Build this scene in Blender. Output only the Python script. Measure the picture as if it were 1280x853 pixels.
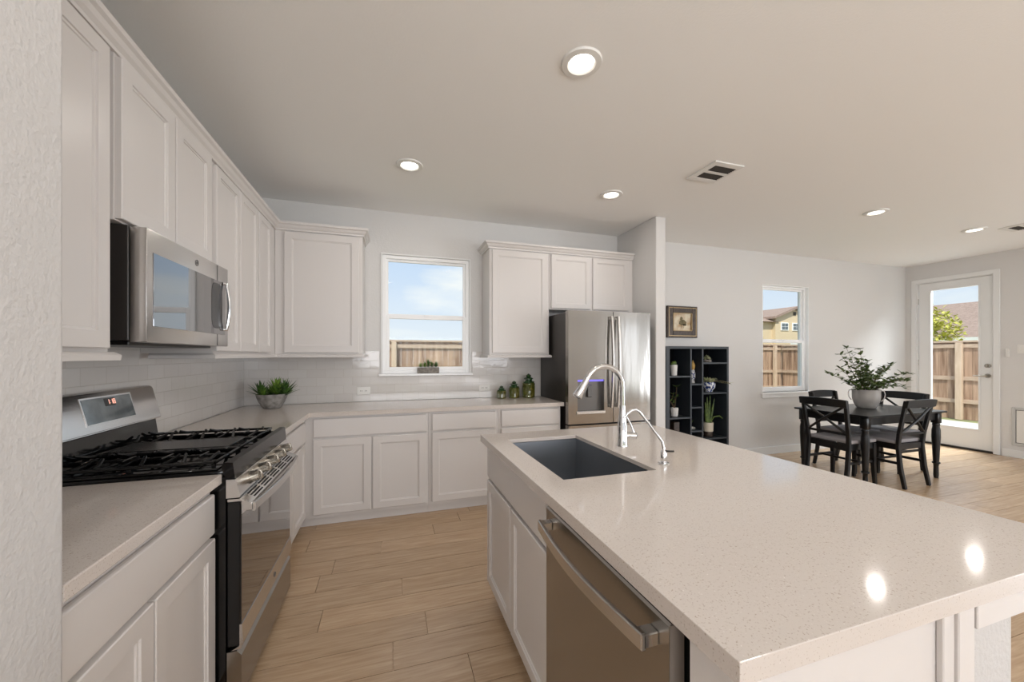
import bpy, bmesh, math, random
from mathutils import Vector, Matrix
random.seed(7)
PI = math.pi
scn = bpy.context.scene
COL = scn.collection
for o in list(bpy.data.objects): bpy.data.objects.remove(o)

# ------------------------------------------------------------------ camera
THETA = math.atan2(152.0, 477.8)
cd = bpy.data.cameras.new('camera'); cam = bpy.data.objects.new('camera', cd); COL.objects.link(cam)
cd.sensor_fit = 'HORIZONTAL'; cd.sensor_width = 36.0; cd.lens = 36.0 * 477.8 / 1280.0
cd.shift_y = 18.0 / 1280.0; cd.clip_start = 0.05; cd.clip_end = 300
cam.location = (0, 0, 1.36); cam.rotation_euler = (PI / 2, 0, -THETA)
scn.camera = cam
scn.view_settings.view_transform = 'Standard'; scn.view_settings.look = 'None'
scn.view_settings.exposure = 0.12; scn.view_settings.gamma = 1.0
scn.view_settings.use_curve_mapping = False

# ------------------------------------------------------------------ world / sun / daylight
CAN_POWER = 3.1
WIN_POWER = 26.0
SUN_POWER = 4.4
SKY_STRENGTH = 1.0
def lin(c):
    return tuple(((x / 255.0) / 12.92 if x / 255.0 <= 0.04045 else ((x / 255.0 + 0.055) / 1.055) ** 2.4) for x in c)
w = bpy.data.worlds.new('sky'); scn.world = w; w.use_nodes = True
nt = w.node_tree; nt.nodes.clear()
out = nt.nodes.new('ShaderNodeOutputWorld'); bg = nt.nodes.new('ShaderNodeBackground')
tc = nt.nodes.new('ShaderNodeTexCoord'); sep = nt.nodes.new('ShaderNodeSeparateXYZ')
ramp = nt.nodes.new('ShaderNodeValToRGB')
ramp.color_ramp.elements[0].position = 0.0; ramp.color_ramp.elements[0].color = (*lin((236, 241, 247)), 1)
ramp.color_ramp.elements[1].position = 0.55; ramp.color_ramp.elements[1].color = (*lin((168, 202, 242)), 1)
e = ramp.color_ramp.elements.new(0.2); e.color = (*lin((206, 223, 247)), 1)
mp = nt.nodes.new('ShaderNodeMapping'); mp.inputs['Scale'].default_value = (2.2, 2.2, 7.0)
mp.inputs['Location'].default_value = (1.3, 0.4, 0.2)
noi = nt.nodes.new('ShaderNodeTexNoise'); noi.inputs['Scale'].default_value = 2.0; noi.inputs['Detail'].default_value = 7
cr = nt.nodes.new('ShaderNodeValToRGB'); cr.color_ramp.elements[0].position = 0.46; cr.color_ramp.elements[1].position = 0.72
mix = nt.nodes.new('ShaderNodeMixRGB'); mix.inputs['Color2'].default_value = (0.93, 0.94, 0.95, 1)
L = nt.links.new
L(tc.outputs['Generated'], sep.inputs[0]); L(sep.outputs['Z'], ramp.inputs[0])
L(tc.outputs['Generated'], mp.inputs[0]); L(mp.outputs[0], noi.inputs['Vector']); L(noi.outputs['Fac'], cr.inputs[0])
L(cr.outputs[0], mix.inputs['Fac']); L(ramp.outputs[0], mix.inputs['Color1'])
L(mix.outputs[0], bg.inputs['Color']); bg.inputs['Strength'].default_value = SKY_STRENGTH
L(bg.outputs[0], out.inputs[0])
sd = bpy.data.lights.new('sun', 'SUN'); sun = bpy.data.objects.new('sun', sd); COL.objects.link(sun)
sd.energy = SUN_POWER; sd.angle = 0.01; sd.color = (1.0, 0.93, 0.82)
sun.rotation_euler = Vector((0.45, 0.62, -1.0)).to_track_quat('-Z', 'Y').to_euler()

def area(name, loc, direction, sx, sy, power, color):
    d = bpy.data.lights.new(name, 'AREA'); o = bpy.data.objects.new(name, d); COL.objects.link(o)
    d.shape = 'RECTANGLE'; d.size = sx; d.size_y = sy; d.energy = power; d.color = color
    o.location = loc; o.rotation_euler = Vector(direction).to_track_quat('-Z', 'Y').to_euler()
    return o
# south strip is daylight from a window; the other area lamps are added fill
DAY = (0.875, 0.935, 1.0)
KFILL = (0.95, 0.965, 1.0)
area('fill_light_east', (8.05, -1.75, 1.25), (-1, 0.12, 0.55), 2.4, 2.2, WIN_POWER * 4.3, DAY)  # added fill that brightens the left cabinets from the right
area('daylight_south_strip', (7.35, -3.62, 1.35), (0, 1, 0), 0.8, 2.0, WIN_POWER * 0.45, DAY)
area('fill_light_south', (1.3, -3.66, 1.50), (0.0, 0.62, 1.0), 4.2, 1.6, WIN_POWER * 6.4, KFILL)  # added fill behind the viewpoint, tilted up to bounce off the ceiling
area('fill_light_over_door', (8.75, 3.4, 3.1), (-1.0, -0.1, -1.55), 0.9, 0.7, WIN_POWER * 12.0, DAY)  # added lamp outside above the door, imitates skylight on the dining floor

# ------------------------------------------------------------------ mesh helpers
class MB:
    def __init__(self): self.bm = bmesh.new(); self.M = Matrix.Identity(4)
    def _v(self, p): return self.bm.verts.new(self.M @ Vector(p))
    def box(self, x0, x1, y0, y1, z0, z1, bev=0.0, seg=1):
        a = [self._v(p) for p in ((x0,y0,z0),(x1,y0,z0),(x1,y1,z0),(x0,y1,z0),(x0,y0,z1),(x1,y0,z1),(x1,y1,z1),(x0,y1,z1))]
        fs = [self.bm.faces.new([a[i] for i in q]) for q in ((0,3,2,1),(4,5,6,7),(0,1,5,4),(1,2,6,5),(2,3,7,6),(3,0,4,7))]
        if bev > 0:
            es = list({e for f in fs for e in f.edges})
            bmesh.ops.bevel(self.bm, geom=es, offset=bev, segments=seg, affect='EDGES', profile=0.5)
        return self
    def ring(self, c, axis_u, axis_v, r, n):
        return [self._v(Vector(c) + axis_u * (r * math.cos(2*PI*i/n)) + axis_v * (r * math.sin(2*PI*i/n))) for i in range(n)]
    def cyl(self, p0, p1, r0, r1=None, n=20, cap=True):
        if r1 is None: r1 = r0
        p0 = Vector(p0); p1 = Vector(p1); d = (p1 - p0).normalized()
        u = d.orthogonal().normalized(); v = d.cross(u)
        a = self.ring(p0, u, v, r0, n); b = self.ring(p1, u, v, r1, n)
        for i in range(n):
            j = (i + 1) % n; self.bm.faces.new((a[i], a[j], b[j], b[i]))
        if cap: self.bm.faces.new(a[::-1]); self.bm.faces.new(b)
        return self
    def tube(self, pts, r, n=12, cap=True):
        pts = [Vector(p) for p in pts]; rr = r if isinstance(r, (list, tuple)) else [r] * len(pts)
        prev = None; u = None
        for i, p in enumerate(pts):
            if i == 0: d = pts[1] - pts[0]
            elif i == len(pts) - 1: d = pts[-1] - pts[-2]
            else: d = (pts[i+1] - pts[i]).normalized() + (pts[i] - pts[i-1]).normalized()
            d.normalize()
            if u is None: u = d.orthogonal().normalized()
            else:
                u = (u - d * u.dot(d))
                u = u.normalized() if u.length > 1e-6 else d.orthogonal().normalized()
            v = d.cross(u)
            R = self.ring(p, u, v, rr[i], n)
            if prev:
                for k in range(n):
                    j = (k + 1) % n; self.bm.faces.new((prev[k], prev[j], R[j], R[k]))
            elif cap: self.bm.faces.new(R[::-1])
            prev = R
        if cap: self.bm.faces.new(prev)
        return self
    def lathe(self, c, prof, n=28, cap0=True, cap1=True):
        prev = None
        for (r, z) in prof:
            R = self.ring((c[0], c[1], c[2] + z), Vector((1,0,0)), Vector((0,1,0)), max(r, 1e-4), n)
            if prev:
                for k in range(n):
                    j = (k + 1) % n; self.bm.faces.new((prev[k], prev[j], R[j], R[k]))
            elif cap0: self.bm.faces.new(R[::-1])
            prev = R
        if cap1: self.bm.faces.new(prev)
        return self
    def prism(self, poly, a, b, axis='x'):
        # poly: list of 2-tuples in the plane normal to axis, extruded from a to b
        def P(q, t):
            return {'x': (t, q[0], q[1]), 'y': (q[0], t, q[1]), 'z': (q[0], q[1], t)}[axis]
        A = [self._v(P(q, a)) for q in poly]; B = [self._v(P(q, b)) for q in poly]
        n = len(poly)
        for i in range(n):
            j = (i + 1) % n; self.bm.faces.new((A[i], A[j], B[j], B[i]))
        self.bm.faces.new(A[::-1]); self.bm.faces.new(B)
        return self
    def sweep(self, path, prof):
        # path: list of (x,y) corners, prof: list of (outward offset, z); mitred; outward is to the right of travel
        n = len(path); rows = []
        for i, p in enumerate(path):
            p = Vector(p)
            if i > 0: d0 = (p - Vector(path[i-1])).normalized()
            if i < n - 1: d1 = (Vector(path[i+1]) - p).normalized()
            if i == 0: d0 = d1
            if i == n - 1: d1 = d0
            n0 = Vector((d0.y, -d0.x)); n1 = Vector((d1.y, -d1.x))
            m = (n0 + n1).normalized(); k = 1.0 / max(m.dot(n0), 0.3)
            rows.append([self._v((p.x + m.x*k*o, p.y + m.y*k*o, z)) for o, z in prof])
        k = len(prof)
        for i in range(n - 1):
            for j in range(k):
                q = (j + 1) % k
                self.bm.faces.new((rows[i][j], rows[i][q], rows[i+1][q], rows[i+1][j]))
        self.bm.faces.new(rows[0]); self.bm.faces.new(rows[-1][::-1])
        return self
    def leaf(self, base, direction, length, width, up=None, fold=0.15):
        d = Vector(direction).normalized(); up = Vector(up or (0, 0, 1))
        s = d.cross(up)
        s = s.normalized() if s.length > 1e-4 else Vector((1, 0, 0))
        nrm = s.cross(d)
        b = Vector(base); th = width * 0.05
        rows = []
        for t, wd in ((0, .15), (.35, .9), (.65, .8), (1, .03)):
            c = b + d * (length * t) - nrm * (length * .12 * t * t)
            hw = width * wd / 2
            rows.append([self._v(c - s*hw + nrm*(fold*hw)), self._v(c), self._v(c + s*hw + nrm*(fold*hw)), self._v(c - nrm*th)])
        for i in range(3):
            for j in range(4):
                q = (j + 1) % 4
                self.bm.faces.new((rows[i][j], rows[i][q], rows[i+1][q], rows[i+1][j]))
        self.bm.faces.new(rows[0][::-1]); self.bm.faces.new(rows[-1])
        return self
    def build(self, name, m, parent=None, smooth=False, origin=None, fixn=True):
        bm = self.bm
        if fixn: bmesh.ops.recalc_face_normals(bm, faces=bm.faces)
        root = parent
        off = Vector((0, 0, 0))
        if parent is not None:
            while root is not None: off += Vector(root.location); root = root.parent
        else:
            if origin is None:
                xs = [v.co for v in bm.verts]
                lo = Vector((min(v.x for v in xs), min(v.y for v in xs), min(v.z for v in xs)))
                hi = Vector((max(v.x for v in xs), max(v.y for v in xs), max(v.z for v in xs)))
                origin = ((lo.x+hi.x)/2, (lo.y+hi.y)/2, lo.z)
            off = Vector(origin)
        bmesh.ops.translate(bm, verts=bm.verts, vec=-off)
        me = bpy.data.meshes.new(name); bm.to_mesh(me); bm.free()
        me.materials.append(m)
        if smooth:
            for p in me.polygons: p.use_smooth = True
            try: me.set_sharp_from_angle(angle=math.radians(smooth if smooth is not True else 40))
            except Exception: pass
        o = bpy.data.objects.new(name, me); COL.objects.link(o)
        if parent is not None: o.parent = parent
        else: o.location = off
        return o

def tag(o, label, cat, group=None, kind=None):
    o['label'] = label; o['category'] = cat
    if group: o['group'] = group
    if kind: o['kind'] = kind
    return o
def thing(name, loc, label, cat, group=None, kind=None):
    o = bpy.data.objects.new(name, None); COL.objects.link(o); o.location = loc; o.empty_display_size = 0.1
    return tag(o, label, cat, group, kind)
def struct(name, mb, m, label, cat='wall', parent=None, smooth=False):
    o = mb.build(name, m, parent, smooth)
    if parent is None: tag(o, label, cat, kind='structure')
    return o
def sthing(name, loc, label, cat):
    return thing(name, loc, label, cat, kind='structure')
def dup(root, loc, rotz, label=None, group=None):
    r = root.copy(); COL.objects.link(r); r.location = loc; r.rotation_euler = (0, 0, rotz)
    if label: r['label'] = label
    if group: r['group'] = group
    def rec(src, dst):
        for ch in list(src.children):
            c = ch.copy(); COL.objects.link(c); c.parent = dst; rec(ch, c)
    rec(root, r)
    return r

# ------------------------------------------------------------------ materials
def pm(name, rgb, rough=0.5, metal=0.0, spec=0.5, bump=None, var=None, coat=0.0, aniso=None):
    """bump=(scale,strength,distance); var=(scale, other rgb, stretch xyz)"""
    m = bpy.data.materials.new(name); m.use_nodes = True; t = m.node_tree
    b = t.nodes['Principled BSDF']; c = lin(rgb)
    b.inputs['Base Color'].default_value = (*c, 1); b.inputs['Roughness'].default_value = rough
    b.inputs['Metallic'].default_value = metal; b.inputs['Specular IOR Level'].default_value = spec
    b.inputs['Coat Weight'].default_value = coat
    tcn = t.nodes.new('ShaderNodeTexCoord')
    if var:
        mp = t.nodes.new('ShaderNodeMapping'); mp.inputs['Scale'].default_value = var[2]
        n = t.nodes.new('ShaderNodeTexNoise'); n.inputs['Scale'].default_value = var[0]; n.inputs['Detail'].default_value = 5
        r = t.nodes.new('ShaderNodeValToRGB'); r.color_ramp.elements[0].position = 0.3; r.color_ramp.elements[1].position = 0.7
        r.color_ramp.elements[0].color = (*c, 1); r.color_ramp.elements[1].color = (*lin(var[1]), 1)
        t.links.new(tcn.outputs['Object'], mp.inputs[0]); t.links.new(mp.outputs[0], n.inputs['Vector'])
        t.links.new(n.outputs['Fac'], r.inputs[0]); t.links.new(r.outputs[0], b.inputs['Base Color'])
    if bump:
        mp = t.nodes.new('ShaderNodeMapping')
        if len(bump) > 3: mp.inputs['Scale'].default_value = bump[3]
        n = t.nodes.new('ShaderNodeTexNoise'); n.inputs['Scale'].default_value = bump[0]; n.inputs['Detail'].default_value = 3
        bp = t.nodes.new('ShaderNodeBump'); bp.inputs['Strength'].default_value = bump[1]; bp.inputs['Distance'].default_value = bump[2]
        t.links.new(tcn.outputs['Object'], mp.inputs[0]); t.links.new(mp.outputs[0], n.inputs['Vector'])
        t.links.new(n.outputs['Fac'], bp.inputs['Height']); t.links.new(bp.outputs[0], b.inputs['Normal'])
    return m
def emis(name, rgb, strength):
    m = bpy.data.materials.new(name); m.use_nodes = True; b = m.node_tree.nodes['Principled BSDF']
    b.inputs['Base Color'].default_value = (*lin(rgb), 1)
    b.inputs['Emission Color'].default_value = (*lin(rgb), 1); b.inputs['Emission Strength'].default_value = strength
    return m
M = {}
M['wall'] = pm('wall_paint', (219, 217, 215), 0.75, bump=(70, 0.35, 0.004))
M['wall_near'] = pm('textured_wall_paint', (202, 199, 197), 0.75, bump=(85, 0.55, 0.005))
M['ceiling'] = pm('ceiling_paint', (247, 246, 244), 0.85, bump=(90, 0.25, 0.003))
M['trim'] = pm('white_trim_paint', (234, 234, 233), 0.35)
M['cab'] = pm('cabinet_paint', (218, 213, 210), 0.32, bump=(300, 0.03, 0.001))
M['cab_in'] = pm('cabinet_recess', (212, 208, 204), 0.5)
M['vinyl'] = pm('white_vinyl', (252, 252, 252), 0.3)
M['black'] = pm('black_paint', (14, 14, 15), 0.35)
M['gap'] = pm('black_shadow_gap', (8, 8, 8), 0.8)
M['blackgloss'] = pm('black_enamel', (10, 10, 11), 0.08)
M['iron'] = pm('cast_iron', (14, 14, 15), 0.26, bump=(400, 0.1, 0.001))
M['steel'] = pm('brushed_stainless', (216, 214, 212), 0.26, 1.0, bump=(9, 0.05, 0.01, (1, 1, 40)))
M['steel_h'] = pm('brushed_stainless_door', (168, 165, 161), 0.27, 1.0, bump=(7, 0.04, 0.01, (1, 40, 1)))
M['steel_fr'] = pm('fridge_stainless', (158, 154, 149), 0.14, 1.0, bump=(2.2, 0.12, 0.03, (2.6, 1, 0.35)))
M['steel_dk'] = pm('dark_stainless', (110, 108, 106), 0.35, 1.0)
M['sinkm'] = pm('sink_steel', (142, 146, 152), 0.34, 0.75)
M['chrome'] = pm('chrome', (225, 225, 226), 0.07, 1.0)
M['nickel'] = pm('nickel', (176, 170, 160), 0.25, 1.0)
M['darkside'] = pm('appliance_side', (52, 48, 46), 0.38, 0.2)
M['glassblk'] = pm('oven_glass', (20, 17, 15), 0.03, 0.0, spec=1.0, coat=1.0)
M['mirrorglass'] = pm('microwave_glass', (132, 132, 134), 0.03, 0.95, spec=1.0, coat=0.5)
M['display'] = pm('display_glass', (88, 98, 104), 0.12, 0.4, coat=0.6, var=(14, (120, 130, 134), (1, 1, 1)))
M['lcd'] = pm('lcd_black', (18, 10, 10), 0.2)
M['digit'] = emis('digit_glow', (250, 190, 170), 1.2)
M['charcoal'] = pm('bookcase_charcoal', (40, 45, 51), 0.45)
M['navyback'] = pm('bookcase_inside', (5, 6, 9), 0.8, spec=0.15)
M['table'] = pm('black_table_paint', (11, 12, 14), 0.30)
M['chairblack'] = pm('black_chair_paint', (9, 9, 11), 0.42)
M['seatfab'] = pm('grey_seat_fabric', (150, 146, 148), 0.9, bump=(500, 0.2, 0.001))
M['ceramic'] = pm('white_ceramic', (225, 222, 218), 0.3)
M['cream'] = pm('cream_ceramic', (206, 198, 182), 0.5)
M['leafd'] = pm('dark_leaf', (34, 56, 26), 0.45, var=(30, (104, 126, 56), (1, 1, 1)))
M['leafs'] = pm('succulent_leaf', (30, 58, 30), 0.4, var=(22, (82, 118, 48), (1, 1, 1)))
M['leafl'] = pm('pale_leaf', (206, 204, 168), 0.5, var=(30, (120, 132, 84), (1, 1, 1)))
M['leafg'] = pm('bright_succulent_leaf', (70, 110, 40), 0.4, var=(25, (130, 160, 66), (1, 1, 1)))
M['stem'] = pm('plant_stem', (82, 66, 42), 0.7)
M['soil'] = pm('potting_soil', (42, 34, 28), 0.95, bump=(80, 0.8, 0.01))
M['stonepot'] = pm('weathered_stone', (112, 108, 104), 0.8, var=(26, (166, 162, 158), (1, 1, 1)), bump=(50, 0.4, 0.004))
M['stonebox'] = pm('grey_planter', (104, 98, 92), 0.8, var=(40, (150, 144, 136), (1, 1, 1)))
M['gold'] = pm('gold_paint', (196, 160, 92), 0.4, 0.3)
M['pgrey'] = pm('grey_pebble', (130, 128, 122), 0.8, var=(50, (190, 188, 180), (1, 1, 1)))
M['frame'] = pm('dark_bronze_frame', (44, 33, 27), 0.4, 0.2, var=(30, (72, 58, 48), (1, 1, 1)))
M['brass'] = pm('worn_brass', (150, 128, 96), 0.35, 0.8)
M['shingle'] = pm('roof_shingle', (138, 116, 106), 0.9, var=(7, (172, 150, 138), (1, 1, 4)))
M['stucco'] = pm('tan_siding', (222, 202, 172), 0.8, var=(3, (212, 192, 162), (1, 1, 12)))
M['concrete'] = pm('patio_concrete', (206, 202, 196), 0.9, var=(3, (190, 186, 180), (1, 1, 1)))
M['grass'] = pm('lawn', (120, 128, 84), 0.95, var=(8, (160, 160, 116), (1, 1, 1)))
M['treeleaf'] = pm('yellow_green_leaf', (170, 172, 70), 0.7, var=(3, (210, 204, 110), (1, 1, 1)))
M['bark'] = pm('bark', (96, 78, 60), 0.9)
M['plastic'] = pm('white_plastic', (232, 230, 226), 0.35)
M['plasticg'] = pm('grey_plastic', (196, 196, 194), 0.5)
M['ventdk'] = pm('vent_dark', (62, 58, 54), 0.8)
M['lens'] = emis('downlight_lens', (255, 250, 240), 3.5)
M['blueled'] = emis('dispenser_led', (110, 100, 220), 0.9)

def mk_quartz():
    m = pm('quartz', (226, 214, 202), 0.09, spec=0.5); t = m.node_tree; b = t.nodes['Principled BSDF']
    tcn = t.nodes.new('ShaderNodeTexCoord')
    n = t.nodes.new('ShaderNodeTexNoise'); n.inputs['Scale'].default_value = 260; n.inputs['Detail'].default_value = 2
    r = t.nodes.new('ShaderNodeValToRGB'); e0, e1 = r.color_ramp.elements
    e0.position = 0.30; e0.color = (*lin((176, 162, 150)), 1); e1.position = 0.39; e1.color = (*lin((208, 199, 192)), 1)
    e2 = r.color_ramp.elements.new(0.70); e2.color = (*lin((208, 199, 192)), 1)
    e3 = r.color_ramp.elements.new(0.78); e3.color = (*lin((240, 236, 230)), 1)
    t.links.new(tcn.outputs['Object'], n.inputs['Vector']); t.links.new(n.outputs['Fac'], r.inputs[0]); t.links.new(r.outputs[0], b.inputs['Base Color'])
    return m
M['quartz'] = mk_quartz()
def mk_tile(axis):
    m = pm('subway_tile_' + axis, (238, 236, 232), 0.08); t = m.node_tree; b = t.nodes['Principled BSDF']
    tcn = t.nodes.new('ShaderNodeTexCoord'); sp = t.nodes.new('ShaderNodeSeparateXYZ'); cb = t.nodes.new('ShaderNodeCombineXYZ')
    br = t.nodes.new('ShaderNodeTexBrick'); br.inputs['Scale'].default_value = 1.0
    br.inputs['Brick Width'].default_value = 0.155; br.inputs['Row Height'].default_value = 0.0785
    br.inputs['Mortar Size'].default_value = 0.0016; br.inputs['Mortar Smooth'].default_value = 0.3; br.offset = 0.5
    br.inputs['Color1'].default_value = (*lin((216, 212, 208)), 1); br.inputs['Color2'].default_value = (*lin((212, 207, 203)), 1)
    br.inputs['Mortar'].default_value = (*lin((205, 199, 192)), 1)
    t.links.new(tcn.outputs['Object'], sp.inputs[0])
    t.links.new(sp.outputs['Y' if axis == 'y' else 'X'], cb.inputs['X']); t.links.new(sp.outputs['Z'], cb.inputs['Y'])
    t.links.new(cb.outputs[0], br.inputs['Vector']); t.links.new(br.outputs['Color'], b.inputs['Base Color'])
    n = t.nodes.new('ShaderNodeTexNoise'); n.inputs['Scale'].default_value = 14
    t.links.new(tcn.outputs['Object'], n.inputs['Vector'])
    ad = t.nodes.new('ShaderNodeMath'); ad.operation = 'MULTIPLY_ADD'; ad.inputs[1].default_value = -1.0
    ml = t.nodes.new('ShaderNodeMath'); ml.operation = 'MULTIPLY'; ml.inputs[1].default_value = 0.8
    t.links.new(n.outputs['Fac'], ml.inputs[0]); t.links.new(br.outputs['Fac'], ad.inputs[0]); t.links.new(ml.outputs[0], ad.inputs[2])
    bp = t.nodes.new('ShaderNodeBump'); bp.inputs['Strength'].default_value = 0.6; bp.inputs['Distance'].default_value = 0.002
    t.links.new(ad.outputs[0], bp.inputs['Height']); t.links.new(bp.outputs[0], b.inputs['Normal'])
    return m
M['tile_y'] = mk_tile('y'); M['tile_x'] = mk_tile('x')
def mk_wood_floor():
    m = pm('oak_plank', (196, 164, 128), 0.27); t = m.node_tree; b = t.nodes['Principled BSDF']
    at = t.nodes.new('ShaderNodeAttribute'); at.attribute_name = 'plank'
    tcn = t.nodes.new('ShaderNodeTexCoord')
    add = t.nodes.new('ShaderNodeVectorMath'); add.operation = 'ADD'
    sc = t.nodes.new('ShaderNodeVectorMath'); sc.operation = 'SCALE'; sc.inputs['Scale'].default_value = 37.0
    t.links.new(at.outputs['Color'], sc.inputs[0]); t.links.new(tcn.outputs['Object'], add.inputs[0]); t.links.new(sc.outputs[0], add.inputs[1])
    mp = t.nodes.new('ShaderNodeMapping'); mp.inputs['Scale'].default_value = (1.6, 26, 1)
    t.links.new(add.outputs[0], mp.inputs[0])
    n = t.nodes.new('ShaderNodeTexNoise'); n.inputs['Scale'].default_value = 2.0; n.inputs['Detail'].default_value = 8; n.inputs['Distortion'].default_value = 1.4
    t.links.new(mp.outputs[0], n.inputs['Vector'])
    r = t.nodes.new('ShaderNodeValToRGB'); e0, e1 = r.color_ramp.elements
    e0.position = 0.28; e0.color = (*lin((184, 153, 121)), 1); e1.position = 0.72; e1.color = (*lin((212, 184, 152)), 1)
    t.links.new(n.outputs['Fac'], r.inputs[0])
    mx = t.nodes.new('ShaderNodeMixRGB'); mx.blend_type = 'MULTIPLY'; mx.inputs['Fac'].default_value = 1.0
    r2 = t.nodes.new('ShaderNodeValToRGB'); r2.color_ramp.elements[0].color = (0.84, 0.84, 0.84, 1); r2.color_ramp.elements[1].color = (1.0, 1.0, 1.0, 1)
    t.links.new(at.outputs['Fac'], r2.inputs[0]); t.links.new(r.outputs[0], mx.inputs['Color1']); t.links.new(r2.outputs[0], mx.inputs['Color2'])
    t.links.new(mx.outputs[0], b.inputs['Base Color'])
    bp = t.nodes.new('ShaderNodeBump'); bp.inputs['Strength'].default_value = 0.12; bp.inputs['Distance'].default_value = 0.002
    t.links.new(n.outputs['Fac'], bp.inputs['Height']); t.links.new(bp.outputs[0], b.inputs['Normal'])
    return m
M['floor'] = mk_wood_floor()
def mk_fence(name, axis):
    m = pm(name, (150, 118, 88), 0.85); t = m.node_tree; b = t.nodes['Principled BSDF']
    tcn = t.nodes.new('ShaderNodeTexCoord'); mp = t.nodes.new('ShaderNodeMapping')
    mp.inputs['Scale'].default_value = (9, 9, 0.7)
    n = t.nodes.new('ShaderNodeTexNoise'); n.inputs['Scale'].default_value = 1.5; n.inputs['Detail'].default_value = 6
    r = t.nodes.new('ShaderNodeValToRGB'); e0, e1 = r.color_ramp.elements
    e0.position = 0.3; e0.color = (*lin((120, 92, 74)), 1); e1.position = 0.7; e1.color = (*lin((190, 160, 138)), 1)
    t.links.new(tcn.outputs['Object'], mp.inputs[0]); t.links.new(mp.outputs[0], n.inputs['Vector']); t.links.new(n.outputs['Fac'], r.inputs[0])
    t.links.new(r.outputs[0], b.inputs['Base Color'])
    return m
M['fence'] = mk_fence('weathered_cedar', 'x')
M['fencepost'] = pm('pine_post', (186, 162, 142), 0.85, var=(6, (204, 182, 162), (4, 4, 0.6)))
M['fencerail'] = pm('pine_rail', (172, 148, 130), 0.85, var=(6, (190, 168, 150), (1, 1, 6)))
def mk_glass():
    m = bpy.data.materials.new('window_glass'); m.use_nodes = True; t = m.node_tree; t.nodes.clear()
    o = t.nodes.new('ShaderNodeOutputMaterial'); mx = t.nodes.new('ShaderNodeMixShader'); tr = t.nodes.new('ShaderNodeBsdfTransparent')
    gl = t.nodes.new('ShaderNodeBsdfGlossy'); gl.inputs['Roughness'].default_value = 0.01; lw = t.nodes.new('ShaderNodeLayerWeight'); pw_ = t.nodes.new('ShaderNodeMath'); pw_.operation = 'POWER'; pw_.inputs[1].default_value = 5.0; fr = t.nodes.new('ShaderNodeMath'); fr.operation = 'MULTIPLY_ADD'; fr.inputs[1].default_value = 0.9; fr.inputs[2].default_value = 0.005; t.links.new(lw.outputs['Facing'], pw_.inputs[0]); t.links.new(pw_.outputs[0], fr.inputs[0])
    tr.inputs['Color'].default_value = (0.96, 0.98, 0.97, 1)
    t.links.new(fr.outputs[0], mx.inputs[0]); t.links.new(tr.outputs[0], mx.inputs[1]); t.links.new(gl.outputs[0], mx.inputs[2]); t.links.new(mx.outputs[0], o.inputs[0])
    return m
M['glass'] = mk_glass()
def mk_greenglass():
    m = pm('green_glass', (72, 92, 30), 0.08, spec=0.8, coat=0.6, var=(14, (120, 108, 34), (1, 1, 0.6)))
    m.node_tree.nodes['Principled BSDF'].inputs['Transmission Weight'].default_value = 0.35
    return m
M['greenglass'] = mk_greenglass()
M['greenlid'] = pm('dark_green_glass', (38, 72, 36), 0.12, spec=0.8, coat=0.6)
def mk_bluewhite():
    m = pm('blue_white_porcelain', (230, 230, 232), 0.2); t = m.node_tree; b = t.nodes['Principled BSDF']
    tcn = t.nodes.new('ShaderNodeTexCoord'); n = t.nodes.new('ShaderNodeTexNoise'); n.inputs['Scale'].default_value = 42; n.inputs['Detail'].default_value = 1
    r = t.nodes.new('ShaderNodeValToRGB'); r.color_ramp.interpolation = 'CONSTANT'
    r.color_ramp.elements[0].color = (*lin((44, 62, 120)), 1); r.color_ramp.elements[1].position = 0.49; r.color_ramp.elements[1].color = (*lin((226, 228, 230)), 1)
    t.links.new(tcn.outputs['Object'], n.inputs['Vector']); t.links.new(n.outputs['Fac'], r.inputs[0]); t.links.new(r.outputs[0], b.inputs['Base Color'])
    return m
M['bluewhite'] = mk_bluewhite()
def mk_print():
    m = pm('framed_print', (214, 200, 176), 0.6); t = m.node_tree; b = t.nodes['Principled BSDF']
    tcn = t.nodes.new('ShaderNodeTexCoord'); n = t.nodes.new('ShaderNodeTexNoise'); n.inputs['Scale'].default_value = 9; n.inputs['Detail'].default_value = 4
    r = t.nodes.new('ShaderNodeValToRGB'); r.color_ramp.elements[0].position = 0.35; r.color_ramp.elements[1].position = 0.6
    r.color_ramp.elements[0].color = (*lin((184, 150, 110)), 1); r.color_ramp.elements[1].color = (*lin((222, 212, 190)), 1)
    t.links.new(tcn.outputs['Object'], n.inputs['Vector']); t.links.new(n.outputs['Fac'], r.inputs[0]); t.links.new(r.outputs[0], b.inputs['Base Color'])
    return m
M['print'] = mk_print()
M['printdk'] = pm('print_figure', (84, 80, 58), 0.7, var=(30, (140, 124, 90), (1, 1, 1)))

# ------------------------------------------------------------------ room shell
XL, XR, YB, YS, CZ = -1.243, 7.92, 3.95, -3.5, 2.775
# windows: (x0,x1,z0,z1)
KW = (-0.075, 0.785, 1.178, 2.352)
DW = (4.856, 5.742, 0.850, 2.340)
def wall_y(name, y0, y1, x0, x1, holes, m, label):
    mb = MB(); cur = x0
    for (a, b, c, d) in sorted(holes):
        mb.box(cur, a, y0, y1, 0, CZ)
        if c > 0: mb.box(a, b, y0, y1, 0, c)
        mb.box(a, b, y0, y1, d, CZ); cur = b
    mb.box(cur, x1, y0, y1, 0, CZ)
    return struct(name, mb, m, label)
wall_y('wall_back', YB, YB + 0.16, XL - 0.12, XR, [KW, DW], M['wall'], 'long off-white back wall with the kitchen and dining windows')
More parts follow.
